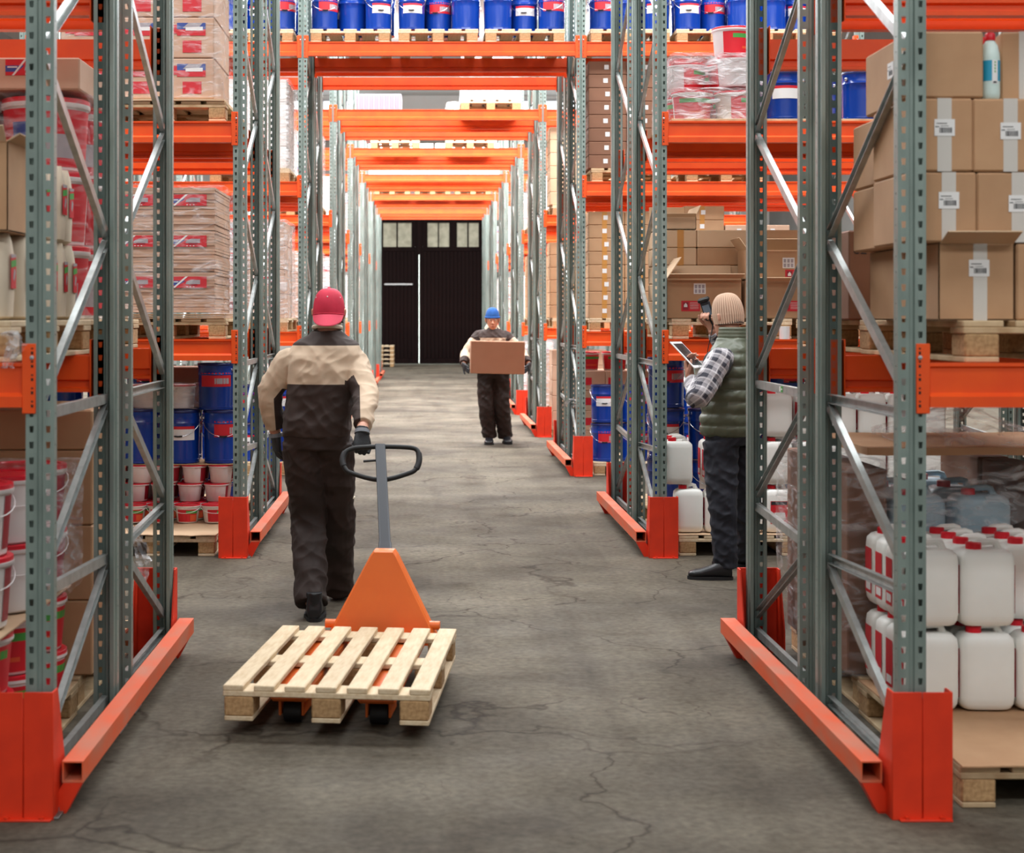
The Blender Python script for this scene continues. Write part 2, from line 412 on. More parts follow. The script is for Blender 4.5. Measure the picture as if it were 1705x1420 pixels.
gl = gate_leaf('door_1', DX0, gx(697.35), [(gx(638), gx(660)), (gx(662.5), gx(685))])
gate_leaf('door_2', gx(698.25), DX1, [(gx(712), gx(729)), (gx(731), gx(748)), (gx(761), gx(778)), (gx(780.5), gx(797))])
mb = MB(); mb.rbox(gx(694.5), gx(701), YE - 0.02, YE + 0.02, gz(424), DH, 0.006); obj('cover_strip', mb, M['gate'], gl)
mb = MB(); mb.rbox(gx(640), gx(687), YE - 0.03, YE + 0.02, gz(474.5), gz(472), 0.005)
obj('latch_bar', mb, mat('white_bar', srgb(215, 215, 215), 0.5), gl)
# ------------------------------------------------------------------ pallet racks
PXL, PXR = -1.225, 1.543            # centre lines of the uprights on both sides of the aisle
BAY = 2.77
PH = 5.75
FD, GAP = 1.05, 0.25
def holed_strip(mb, fn, u0, u1, hu, hw0, hw1, hh, n, pitch=0.05, z0=0.0):
    """sheet strip from u0 to u1, n cells high, each with one trapezoid hole centred on hu"""
    V = []; F = []
    for i in range(n):
        a, b = z0 + i * pitch, z0 + (i + 1) * pitch; m = (a + b) / 2
        o = len(V)
        V += [fn(u0, a), fn(u1, a), fn(u1, b), fn(u0, b), fn(hu - hw0, m - hh), fn(hu + hw0, m - hh), fn(hu + hw1, m + hh), fn(hu - hw1, m + hh)]
        F += [(o, o + 1, o + 5, o + 4), (o + 1, o + 2, o + 6, o + 5), (o + 2, o + 3, o + 7, o + 6), (o + 3, o, o + 4, o + 7)]
    mb.add(V, F)
def post_mesh():
    mb = MB(); n = int(PH / 0.05); H = n * 0.05; w = 0.045; g = 0.009; d = 0.068
    holed_strip(mb, lambda u, z: (u, 0, z), -w, -g, -0.0265, 0.0055, 0.0072, 0.0105, n)
    holed_strip(mb, lambda u, z: (u, 0, z), g, w, 0.0265, 0.0055, 0.0072, 0.0105, n)
    Q = mb.quad
    Q((-g, 0, 0), (-g + 0.004, 0.007, 0), (-g + 0.004, 0.007, H), (-g, 0, H)); Q((-g + 0.004, 0.007, 0), (g - 0.004, 0.007, 0), (g - 0.004, 0.007, H), (-g + 0.004, 0.007, H)); Q((g - 0.004, 0.007, 0), (g, 0, 0), (g, 0, H), (g - 0.004, 0.007, H))
    for sx in (-1, 1):
        holed_strip(mb, lambda u, z: (sx * w, u, z), 0, d * 0.55, d * 0.3, 0.003, 0.003, 0.003, n)
        Q((sx * w, d * 0.55, 0), (sx * (w - 0.007), d * 0.62, 0), (sx * (w - 0.007), d * 0.62, H), (sx * w, d * 0.55, H))
        Q((sx * (w - 0.007), d * 0.62, 0), (sx * (w - 0.007), d, 0), (sx * (w - 0.007), d, H), (sx * (w - 0.007), d * 0.62, H))
        Q((sx * (w - 0.007), d, 0), (sx * (w - 0.022), d, 0), (sx * (w - 0.022), d, H), (sx * (w - 0.007), d, H))
    return mb.mesh('post', [M['galv']], fix=False)
POST = post_mesh()
def channel(mb, a, b, w=0.036, d=0.022, flip=1):
    """open U channel between two points of a frame plane (x = 0)"""
    a, b = Vector(a), Vector(b); t = (b - a).normalized(); nx = Vector((1, 0, 0)) * flip; u = t.cross(nx).normalized()
    th = 0.0025
    P = [(-w / 2, -d / 2), (w / 2, -d / 2), (w / 2, d / 2), (w / 2 - th, d / 2), (w / 2 - th, -d / 2 + th), (-w / 2 + th, -d / 2 + th), (-w / 2 + th, d / 2), (-w / 2, d / 2)]
    V = [p + u * q[0] + nx * q[1] for p in (a, b) for q in P]; n = 8
    mb.add(V, [(i, (i + 1) % n, n + (i + 1) % n, n + i) for i in range(n)] + [(0, 1, 4, 5), (1, 2, 3, 4), (0, 5, 6, 7), (8, 13, 12, 9), (9, 12, 11, 10), (8, 15, 14, 13)])
# bracing of a frame: local y = 0 outer post, y = FD inner post
yo, yi = 0.045, FD - 0.045
SEGS = [((yo, 0.12), (yi, 0.12)), ((yi, 0.63), (yo, 0.20)), ((yo, 0.70), (yi, 0.66)), ((yi, 1.24), (yo, 0.76)), ((yo, 1.27), (yi, 1.27)),
        ((yo, 1.33), (yi, 1.86)), ((yi, 1.90), (yo, 2.42)), ((yo, 2.46), (yi, 2.98)), ((yi, 3.02), (yo, 3.54)), ((yo, 3.58), (yi, 4.10)), ((yi, 4.14), (yo, 4.66)), ((yo, 4.7), (yi, 5.22))]
BR = []
for i, (p, q) in enumerate(SEGS):
    mb = MB(); channel(mb, (0, p[0], p[1]), (0, q[0], q[1]), flip=1 if i % 2 else -1); BR.append(mb.mesh('brace', [M['brace']], fix=False))
mb = MB()
for i, (p, q) in enumerate(SEGS): channel(mb, (0, p[0], p[1]), (0, q[0], q[1]), flip=1 if i % 2 else -1)
BRALL = mb.mesh('bracing', [M['brace']], fix=False)
mb = MB(); mb.rbox(-0.07, 0.07, -0.045, 0.1, 0, 0.008, 0.002)
for a in (-0.055, 0.055): mb.lathe([(0.011, 0.008), (0.011, 0.02), (0.006, 0.022), (0.006, 0.035), (0, 0.035)], 8, 0, a, 0.03)
FOOT = mb.mesh('foot_plate', [M['floorplate']])

BEAMP = [(0.05, 0.014), (0.034, 0.018), (0.034, 0.042), (0.05, 0.048), (0.05, 0.140), (-0.002, 0.140), (-0.002, 0.130), (0.006, 0.124), (0.006, 0.046), (-0.010, 0.034), (-0.010, 0.0), (0.05, 0.0)]
def beam_mesh(L):
    mb = MB(); mb.prism(BEAMP, 0, L, 'x'); return mb.mesh('beam', [M['orange']])
BEAM = {}
def con_mesh(side):
    """end connector: plate over one slot column of the upright, side plate and dark hole marks; side=+1 sits right of the upright"""
    mb = MB()
    mb.rbox(-0.030, 0.012, -0.006, 0.0, 0, 0.222, 0.002); mb.rbox(0.008, 0.014, -0.006, 0.06, 0, 0.222, 0.002)
    for k in range(5):
        for dx in (-0.0,):
            mb.box(-0.0225, -0.0155, -0.0072, -0.005, 0.02 + k * 0.042, 0.029 + k * 0.042, 1); mb.box(-0.022, -0.016, -0.0072, -0.005, 0.036 + k * 0.042, 0.041 + k * 0.042, 1)
    mb.lathe([(0.007, 0.0), (0.007, 0.005), (0, 0.006)], 10, 2, 0, 0)
    for i in range(len(mb.v) - 21, len(mb.v)): pass
    n = 10 * 3
    for i in range(len(mb.v) - n, len(mb.v)):
        x, y, z = mb.v[i]; mb.v[i] = (x - 0.019, -z - 0.006, y + 0.178)
    if side < 0:
        mb.v = [(-x, y, z) for x, y, z in mb.v]; mb.f = [f[::-1] for f in mb.f]
    return mb.mesh('connector', [M['orange'], M['dark'], M['wire']])
CON = {1: con_mesh(1), -1: con_mesh(-1)}
def guard_mesh():
    """bent-plate column guard, open to the back (+y), front face at y = 0"""
    mb = MB(); w, h, t = 0.095, 0.402, 0.006
    for sx in (-1, 1):
        a, b = sorted((sx * 0.0012, sx * w))
        mb.rbox(a, b, 0, t, 0.0, h, 0.0015)
        poly = [(0.003, 0.0), (0.165, 0.0), (0.165, 0.13), (0.062, h), (0.003, h)]
        x0, x1 = sorted((sx * w, sx * (w - t)))
        mb.prism(poly, x0, x1, 'x')
    mb.box(-w, w, t, t + 0.003, 0, h - 0.02)
    mb.rbox(-0.075, 0.09, -0.02, 0.004, 0, 0.007, 0.002)
    for a in (-0.05, 0.06): mb.lathe([(0.009, 0.007), (0.009, 0.014), (0, 0.014)], 8, 0, a, -0.010)
    return mb.mesh('column_guard', [M['guard']])
GUARD = guard_mesh()
def rail_mesh(L):
    mb = MB(); w = 0.034; t = 0.005
    for (a, b, c, d) in ((-w, w, w - t, w), (-w, w, -w, -w + t), (-w, -w + t, -w + t, w - t), (w - t, w, -w + t, w - t)):
        mb.box(a, b, 0, L, c, d)
    return mb.mesh('guard_rail', [M['rail']])
RAILL = 2 * FD + GAP + 0.02
RAIL = rail_mesh(RAILL)
BRK = {}
for sg in (1, -1):
    mb = MB(); mb.prism([(sg * x, z) for x, z in ((-.030, .097), (.030, .097), (.052, .06), (.052, 0), (.022, 0))], 0.03, 0.10, 'y')
    mb.rbox(*sorted((sg * .02, sg * .10)), 0.03, 0.10, 0, .008, .002); BRK[sg] = mb.mesh('rail_bracket', [M['guard']])

def add_frame(rack, x, y, mirror, detail):
    rz = PI if mirror else 0
    yy = y + FD if mirror else y
    def at(yl): return (x, yy - yl, 0) if mirror else (x, yy + yl, 0)
    part('post', POST, rack, at(0), (0, 0, rz)); part('post', POST, rack, at(FD), (0, 0, rz + PI))
    if detail:
        for m_ in BR: part('brace', m_, rack, (x, yy, 0), (0, 0, rz))
        part('foot_plate', FOOT, rack, at(0), (0, 0, rz)); part('foot_plate', FOOT, rack, at(FD), (0, 0, rz + PI))
    else:
        part('bracing', BRALL, rack, (x, yy, 0), (0, 0, rz))
def add_beam(rack, x0, x1, y, back, ztop, detail=True):
    """beam between two upright centres; y = upright face; back = faces +y"""
    L = round(x1 - x0 - 0.09 - 0.02, 3)
    if L not in BEAM: BEAM[L] = beam_mesh(L)
    if back:
        b = part('beam', BEAM[L], rack, (x1 - 0.055, y, ztop - 0.14), (0, 0, PI))
        cs = ((0.0 - 0.013, -1), (L + 0.013, 1))
    else:
        b = part('beam', BEAM[L], rack, (x0 + 0.055, y, ztop - 0.14))
    link('connector', CON[1], b, (-0.013, 0, -0.02)); link('connector', CON[-1], b, (L + 0.013, 0, -0.02))
    KIDS.setdefault(b.name, [])
    return b
def side_rack(rack, r, side, levels, detail, far=True):
    Yf = ROWY[r] + 0.05
    x = PXL if side < 0 else PXR
    xo = x - BAY if side < 0 else x + BAY
    for xx, dt in ((x, detail), (xo, False)):
        add_frame(rack, xx, Yf, False, dt); add_frame(rack, xx, Yf + FD + GAP, True, dt)
    for z in levels:
        for (dy, back) in ((0, False), (FD, True), (FD + GAP, False), (2 * FD + GAP, True)):
            add_beam(rack, min(x, xo), max(x, xo), Yf + dy, back, z)
    gx_ = x + (0.018 if side > 0 else -0.040)
    part('column_guard', GUARD, rack, (gx_, ROWY[r], 0)); part('column_guard', GUARD, rack, (gx_, Yf + 2 * FD + GAP + 0.05, 0), (0, 0, PI))
    rx = x - 0.123 if side > 0 else x + 0.100
    part('guard_rail', RAIL, rack, (rx, ROWY[r] + 0.07, 0.132)); 
    part('rail_bracket', BRK[1 if side > 0 else -1], rack, (rx, ROWY[r] + 0.04, 0.0)); part('rail_bracket', BRK[1 if side > 0 else -1], rack, (rx, Yf + 2 * FD + GAP - 0.10, 0.0))
def tunnel(rack, r, z=4.32):
    Yf = ROWY[r] + 0.05
    for (dy, back) in ((0, False), (FD, True), (FD + GAP, False), (2 * FD + GAP, True)):
        add_beam(rack, PXL, PXR, Yf + dy, back, z)
WHERE = ['nearest', 'second', 'third', 'fourth', 'fifth', 'sixth', 'seventh', 'eighth']
RACKS = {}
for r in range(8):
    lv = (1.435, 2.872) if r < 2 else (1.435, 2.93, 4.32)
    if r < 2:
        for side, nm in ((-1, 'left'), (1, 'right')):
            rk = thing('pallet_rack', f'grey and orange pallet rack on the {nm} of the aisle, {["closest to the camera", "second from the camera"][r]}', 'pallet rack', (0, 0, 0), group='pallet racks along the aisle')
            side_rack(rk, r, side, lv, True); RACKS[(r, side)] = rk
    else:
        rk = thing('pallet_rack', f'grey and orange pallet rack bridging the aisle, {ORD[r - 2]} crossing before the dark gate' if r < 7 else 'grey and orange pallet rack bridging the aisle, last crossing before the dark gate', 'pallet rack', (0, 0, 0), group='pallet racks bridging the aisle')
        for side in (-1, 1): side_rack(rk, r, side, lv, r < 3)
        tunnel(rk, r); RACKS[(r, 0)] = rk
# ------------------------------------------------------------------ pallets
def pallet_proto(nb, wb, mats_, label, w=0.8, l=1.2, group=None):
    p = thing('pallet', label, 'pallet', (0, 0, -50), 0, group)
    bm_ = MB(); bm_.rbox(-wb / 2, wb / 2, 0, l, 0, 0.021, 0.003); deck = bm_.mesh('deck_board', [mats_[0]])
    sm = MB(); sm.rbox(-w / 2, w / 2, 0, 0.13, 0, 0.021, 0.003); strn = sm.mesh('stringer_board', [mats_[0]])
    bk = MB(); bk.rbox(-0.055, 0.055, 0, 0.13, 0, 0.074, 0.005); blk = bk.mesh('block', [mats_[1]])
    rn = MB(); rn.rbox(-0.055, 0.055, 0, l, 0, 0.018, 0.003); run = rn.mesh('runner_board', [mats_[0]])
    for k in range(nb):
        x = -w / 2 + wb / 2 + k * (w - wb) / (nb - 1); part('deck_board', deck, p, (x, 0, 0.113), (0, 0, random.uniform(-.002, .002)))
    for yy in (0, l / 2 - 0.065, l - 0.13):
        part('stringer_board', strn, p, (0, yy, 0.092))
        for x in (-w / 2 + 0.06, 0, w / 2 - 0.06): part('block', blk, p, (x, yy, 0.018))
    for x in (-w / 2 + 0.06, 0, w / 2 - 0.06): part('runner_board', run, p, (x, 0, 0))
    return p
PALH = 0.134
P_OLD = pallet_proto(5, 0.13, (M['wood_o'], M['block']), 'x')
P_NEW = pallet_proto(5, 0.13, (M['wood'], M['block']), 'x')
used_p = set()
def pallet(xc, y, z, label, new=False, rz=0.0, group=None):
    p = P_NEW if new else P_OLD
    return dup(p, (xc, y, z), rz, label, group)
def pallet_far(xc, y, z, label, group=None):
    p = thing('pallet', label, 'pallet', (xc, y, z), 0, group)
    part('deck', FARDECK, p); part('blocks', FARBLK, p); return p
mb = MB()
for k in range(5): mb.box(-0.4 + k * 0.1675, -0.27 + k * 0.1675, 0, 1.2, 0.113, 0.134)
for yy in (0, 0.535, 1.07): mb.box(-0.4, 0.4, yy, yy + 0.13, 0.092, 0.113)
FARDECK = mb.mesh('deck', [M['wood']])
mb = MB()
for x in (-0.34, 0, 0.34):
    for yy in (0, 0.535, 1.07): mb.box(x - 0.055, x + 0.055, yy, yy + 0.13, 0.018, 0.092)
    mb.box(x - 0.055, x + 0.055, 0, 1.2, 0, 0.018)
FARBLK = mb.mesh('blocks', [M['block']])

# ------------------------------------------------------------------ cartons
def barcode_label(w, h):
    """white sticker with text-like dashes and bars, facing -y, centred"""
    mb = MB(); mb.box(-w / 2, w / 2, -0.0006, 0, -h / 2, h / 2, 0)
    rnd = random.Random(3)
    y = -0.0009
    def r_(a, b, c, d): mb.quad((a, y, c), (b, y, c), (b, y, d), (a, y, d), 1)
    r_(-w * .40, w * .12, h * .22, h * .27); r_(-w * .46, -w * .28, h * .02, h * .08); r_(-w * .2, w * .2, h * .08, h * .11)
    x = -w * .26
    while x < w * .34:
        d = rnd.choice((.010, .018, .03)) * w * 1.4; r_(x, x + d, -h * .32, h * .0); x += d + rnd.choice((.01, .02)) * w * 1.2
    return mb.mesh('barcode_label', [M['paper'], M['ink']], fix=False)
BARC = barcode_label(0.066, 0.054)
def print_label(w, h, kind='van'):
    mb = MB(); mb.box(-w / 2, w / 2, -0.0006, 0, -h / 2, h / 2, 0)
    y = -0.001
    def P_(pts, mi, e=0): mb.add([(p[0] * w, y - e, p[1] * h) for p in pts], [tuple(range(len(pts)))], mi)
    if kind == 'van':
        P_([(-.5, .12), (-.02, .12), (-.2, -.28), (-.5, -.28)], 1); P_([(-.02, .5), (.04, .5), (-.28, -.5), (-.34, -.5)], 2, .0003)
        P_([(-.02, -.18), (.34, -.18), (.34, .2), (.12, .22), (.0, .05)], 3); P_([(.05, -.3), (.27, -.3), (.27, -.16), (.05, -.16)], 5, .0003)
        P_([(-.45, -.02), (-.2, -.02), (-.2, .06), (-.45, .06)], 2, .0003)
        for k in range(3): P_([(-.0 + .08 * k, -.44), (.04 + .08 * k, -.44), (.04 + .08 * k, -.38), (.0 + .08 * k, -.38)], 2)
    if kind == 'green':
        P_([(-.5, .1), (.5, .16), (.5, .36), (-.5, .3)], 4); P_([(-.5, .38), (.5, .42), (.5, .5), (-.5, .5)], 3); P_([(.05, .1), (.38, .0), (.1, -.3), (-.1, -.2)], 3)
    if kind == 'red':
        P_([(-.42, -.36), (-.12, -.36), (-.12, .38), (-.42, .38)], 5); P_([(-.36, -.1), (-.18, -.1), (-.18, .1), (-.27, .3), (-.36, .1)], 2, .0003)
        for k in range(5): P_([(-.04, .3 - k * .14), (.42, .3 - k * .14), (.42, .33 - k * .14), (-.04, .33 - k * .14)], 2)
    if kind == 'pic':
        P_([(-.5, .0), (.5, .0), (.5, .5), (-.5, .5)], 1); P_([(-.3, .1), (.2, .0), (.4, .5), (-.1, .5)], 3, .0003); P_([(-.2, -.1), (.4, -.1), (.4, .2), (-.2, .15)], 2, .0005)
    return mb.mesh('print', [M['red'], M['bluep'], M['paper'], M['grey'], M['green'], M['maroon']], fix=False)
PRN = {k: print_label(w, h, k) for k, w, h in (('van', .27, .075), ('green', .075, .24), ('red', .125, .07), ('pic', .19, .085))}
PRN['sackp'] = print_label(.062, .112, 'green'); PRN['pic2'] = print_label(.125, .08, 'x'); PRN['vans'] = print_label(.16, .065, 'van'); PRN['sq'] = print_label(.06, .06, 'x')
mb = MB(); mb.box(-.022, .022, -.0006, 0, -.022, .022); SQW = mb.mesh('blank_label', [M['paper']], fix=False)
mb = MB(); mb.box(-.04, .04, -.0006, 0, -.035, .035)
for i in range(3):
    for j in range(2): mb.box(-.033 + i * .024, -.017 + i * .024, -.0009, 0, -.028 + j * .03, -.004 + j * .03, 1)
ICONL = mb.mesh('handling_label', [M['paper'], M['grey']], fix=False)
CMESH = {}
def cmesh(sx, sy, sz, m, c=0.006):
    k = (round(sx, 3), round(sy, 3), round(sz, 3), m)
    if k not in CMESH:
        mb = MB(); mb.rbox(-sx / 2, sx / 2, 0, sy, 0, sz, c); CMESH[k] = mb.mesh('carton', [M[m]])
    return CMESH[k]
TMESH = {}
def tmesh(sy, sz, w, m):
    k = (round(sy, 3), round(sz, 3), w, m)
    if k not in TMESH:
        mb = MB(); t = 0.0007
        mb.box(-w / 2, w / 2, -t, 0, 0.0, sz + t); mb.box(-w / 2, w / 2, 0, sy, sz, sz + t); TMESH[k] = mb.mesh('tape', [M[m]])
    return TMESH[k]
def carton(x0, x1, y, dy, z0, z1, label, m='kraft', tape=None, tx=0.0, tw=0.05, bar=None, prints=(), group=None, rz=0.0, name='carton'):
    sx = x1 - x0; sz = z1 - z0
    o = link(name, cmesh(sx, dy, sz, m), None, ((x0 + x1) / 2, y, z0), (0, 0, rz)); tag(o, label, 'box', group)
    if tape: link('tape', tmesh(dy, sz, tw, tape), o, (tx, 0, 0))
    if bar: link('barcode_label', BARC, o, (bar[0], -0.0014, bar[1]))
    for (k, a, b) in prints:
        me = {'blank': SQW, 'icon': ICONL}.get(k) or PRN[k]
        link('print' if k not in ('blank', 'icon') else me.name, me, o, (a, -0.0012, b))
    return o
def open_carton(x0, x1, y, dy, z0, z1, label, flaps, m='kraft', prints=(), group=None, tape=None, tx=0, tw=.05, bar=None, rz=0.0):
    """box without lid: floor, walls and flaps; flaps = {'f','b','l','r'} -> (length, angle from vertical outward in degrees)"""
    sx, sz, t = x1 - x0, z1 - z0, 0.005
    mb = MB(); hx = sx / 2
    mb.box(-hx, hx, 0, dy, 0, t); mb.rbox(-hx, hx, 0, t, 0, sz, .001); mb.rbox(-hx, hx, dy - t, dy, 0, sz, .001)
    mb.rbox(-hx, -hx + t, 0, dy, 0, sz, .001); mb.rbox(hx - t, hx, 0, dy, 0, sz, .001)
    o = obj('open_carton', mb, M[m], None, ((x0 + x1) / 2, y, z0), (0, 0, rz)); tag(o, label, 'box', group)
    for k, (ln, an) in flaps.items():
        f = MB()
        L_ = (sx if k in 'fb' else dy) / 2 - 0.004
        f.rbox(-L_, L_, -t / 2, t / 2, 0, ln, .001)
        rot = {'f': (R(an), 0, 0), 'b': (-R(an), 0, 0), 'l': (R(an), 0, -PI / 2), 'r': (R(an), 0, PI / 2)}[k]
        loc = {'f': (0, -.004, sz), 'b': (0, dy - t, sz), 'l': (-hx + t, dy / 2, sz), 'r': (hx - t, dy / 2, sz)}[k]
        fo = obj('flap', f, M['kraft_l' if m != 'kraft_d' else 'kraft_in'], o, loc, rot)
    if tape: link('tape', tmesh(0.004, sz - .001, tw, tape), o, (tx, 0, 0))
    if bar: link('barcode_label', BARC, o, (bar[0], -0.0014, bar[1]))
    for (k, a, b) in prints:
        me = {'blank': SQW, 'icon': ICONL}.get(k) or PRN[k]
        link('print' if k not in ('blank', 'icon') else me.name, me, o, (a, -0.0012, b))
    return o
# ------------------------------------------------------------------ pails, drums, canisters, sacks
def arc_patch(r0, r1, z0, z1, a0, a1, m, n=10, mi=0, mb=None, cz=0):
    mb = mb or MB(); V = []
    for z, r in ((z0, r0), (z1, r1)):
        for k in range(n + 1):
            a = a0 + (a1 - a0) * k / n; V.append((math.cos(a) * r, math.sin(a) * r, z))
    mb.add(V, [(k, k + 1, n + 2 + k, n + 1 + k) for k in range(n)], mi, True); return mb
def pail_proto(rt, rb, h, lab, handle=True, name='pail', wrap=False):
    p = thing(name, 'x', 'bucket', (0, 0, -50))
    mb = MB(); mb.lathe([(0, 0), (rb - .006, 0), (rb, .006), (rb + (rt - rb) * .86, h * .86), (rt + .003, h * .88), (rt + .003, h * .93), (rt - .004, h * .94)], 26); part('body', mb.mesh('body', [M['pail']]), p)
    mb = MB(); rim = rt + .006
    mb.lathe([(rim - .002, h * .87), (rim, h * .88), (rim, h * .93), (rim - .001, h * .932), (rim - .002, h * .992), (rim - .006, h), (rt * .88, h), (rt * .86, h - .005), (0, h - .004)], 26, 0, mis=[0, 0, 0, 1, 1, 1, 1, 1]); part('lid', mb.mesh('lid', [M['pail'], M['lid']]), p)
    def rad(z): return rb + (rt - rb) * z / h + .0008
    mb = MB()
    if lab == 'half':       # maroon print that stops on a vertical edge
        arc_patch(rad(h * .1), rad(h * .84), h * .1, h * .84, R(-62), R(60), None, 14, 0, mb)
    elif lab == 'rnd':
        arc_patch(rad(h * .08), rad(h * .74), h * .08, h * .74, R(-128), R(-20), None, 14, 0, mb)
        arc_patch(rad(h * .52) + .0006, rad(h * .68) + .0006, h * .52, h * .68, R(-80), R(-20), None, 6, 1, mb)
        arc_patch(rad(h * .12) + .0006, rad(h * .45) + .0006, h * .12, h * .45, R(-60), R(-22), None, 6, 2, mb)
    elif lab == 'full':
        arc_patch(rad(h * .06), rad(h * .82), h * .06, h * .82, R(-180), R(60), None, 22, 0, mb)
        arc_patch(rad(h * .6) + .0006, rad(h * .74) + .0006, h * .6, h * .74, R(-150), R(-10), None, 12, 1, mb)
        arc_patch(rad(h * .24) + .0006, rad(h * .32) + .0006, h * .24, h * .32, R(-120), R(-60), None, 6, 2, mb)
    elif lab == 'blue':
        arc_patch(rad(h * .06), rad(h * .84), h * .06, h * .84, R(-185), R(20), None, 22, 0, mb)
        arc_patch(rad(h * .36) + .0006, rad(h * .66) + .0006, h * .36, h * .66, R(-135), R(-88), None, 6, 3, mb)
        arc_patch(rad(h * .18) + .0006, rad(h * .5) + .0006, h * .18, h * .5, R(-84), R(-40), None, 6, 4, mb)
    part('label', mb.mesh('label', [M['maroon' if lab == 'half' else 'red'], M['green'], mat('orange_print', srgb(222, 90, 50), .5), M['bluep'], M['grey']], fix=False), p)
    if handle:
        pts = [(math.cos(a) * (rt + .008), -(rt + .008) * abs(math.sin(a)), h * .86 - math.sin(a) * h * .3) for a in [PI * k / 14 for k in range(15)]]
        mb = MB(); mb.tube(pts, .0022, 5); part('handle', mb.mesh('handle', [M['pail']]), p)
    return p
PAIL_S = pail_proto(.086, .072, .128, 'rnd'); PAIL_H = pail_proto(.086, .072, .128, 'half', False)
PAIL_B = pail_proto(.150, .132, .238, 'half'); PAIL_F = pail_proto(.135, .118, .20, 'full', False); PAIL_U = pail_proto(.175, .155, .30, 'blue', False)
PAIL_W = pail_proto(.11, .1, .17, 'x', False)
def drum_proto(r, h, lab, hand=True):
    p = thing('drum', 'x', 'drum', (0, 0, -50))
    mb = MB(); mb.lathe([(r * .94, 0), (r * .96, .004), (r * .95, h * .05), (r * .965, h * .055), (r * .965, h * .07), (r * .95, h * .075), (r * .97, h * .6), (r * .97, h * .74), (r * .99, h * .75), (r * .99, h * .765), (r * .975, h * .775), (r * .985, h * .93), (r, h * .94), (r, h * .96)], 30); part('body', mb.mesh('body', [M['drum']]), p)
    mb = MB(); mb.lathe([(r * .99, h * .945), (r * 1.02, h * .955), (r * 1.02, h * .985), (r * 1.0, h), (r * .93, h), (r * .92, h * .975), (0, h * .975)], 30); part('lid', mb.mesh('lid', [M['drum_lid']]), p)
    mb = MB()
    for sx in (-1, 1): mb.rbox(sx * r - .010, sx * r + .010, -.012, .012, h * .82, h * .88, .004)
    part('handle_ear', mb.mesh('handle_ear', [M['wire']]), p)
    if lab:
        mb = MB()
        if lab == 'white':
            arc_patch(r * .975, r * .975, h * .44, h * .68, R(-128), R(-38), None, 10, 0, mb); arc_patch(r * .976, r * .976, h * .645, h * .70, R(-128), R(-38), None, 10, 1, mb)
        else:
            arc_patch(r * .975, r * .975, h * .5, h * .8, R(-118), R(-10), None, 10, 1, mb); arc_patch(r * .976, r * .976, h * .56, h * .68, R(-70), R(-20), None, 6, 2, mb)
        part('label', mb.mesh('label', [M['paper'], M['red'], M['grey']], fix=False), p)
    mb = MB(); mb.quad((-.004, -r * .985, .02), (.004, -r * .985, .02), (.004, -r * .985, h * .9), (-.004, -r * .985, h * .9)); 
    if lab == 'seam': part('seam', mb.mesh('seam', [M['wire']], fix=False), p)
    if hand:
        pts = [(math.cos(a) * (r + .006), -(r + .005) * abs(math.sin(a)) ** .8, h * .85 - math.sin(a) * h * .34) for a in [PI * k / 16 for k in range(17)]]
        mb = MB(); mb.tube(pts, .0022, 5); mb.tube(pts[7:10], .006, 6, 1); part('handle', mb.mesh('handle', [M['wire'], M['black']]), p)
    return p
DRUM_W = drum_proto(.137, .375, 'white'); DRUM_R = drum_proto(.137, .375, 'red'); DRUM_P = drum_proto(.145, .385, None, False)
DRUM_T = drum_proto(.13, .33, 'white', False); DRUM_TR = drum_proto(.13, .33, 'red', False)
def superloft(mb, secs, n=28, p=4.0, mi=0):
    """stack of rounded-rectangle sections (z, hx, hy, cx, cy, exponent)"""
    o = len(mb.v); m = len(secs)
    for s_ in secs:
        z, hx, hy = s_[:3]; cx, cy = (s_[3], s_[4]) if len(s_) > 4 else (0, 0); e = s_[5] if len(s_) > 5 else p
        for k in range(n):
            a = 2 * PI * (k + .5) / n; c_, s2 = math.cos(a), math.sin(a)
            mb.v.append((cx + hx * math.copysign(abs(c_) ** (2 / e), c_), cy + hy * math.copysign(abs(s2) ** (2 / e), s2), z))
    for i in range(m - 1):
        for k in range(n):
            k2 = (k + 1) % n; mb.f.append((o + i * n + k, o + i * n + k2, o + (i + 1) * n + k2, o + (i + 1) * n + k)); mb.m.append(mi); mb.sm.append(True)
    mb.f.append(tuple(o + k for k in range(n))[::-1]); mb.m.append(mi); mb.sm.append(False)
    mb.f.append(tuple(o + (m - 1) * n + k for k in range(n))); mb.m.append(mi); mb.sm.append(False)
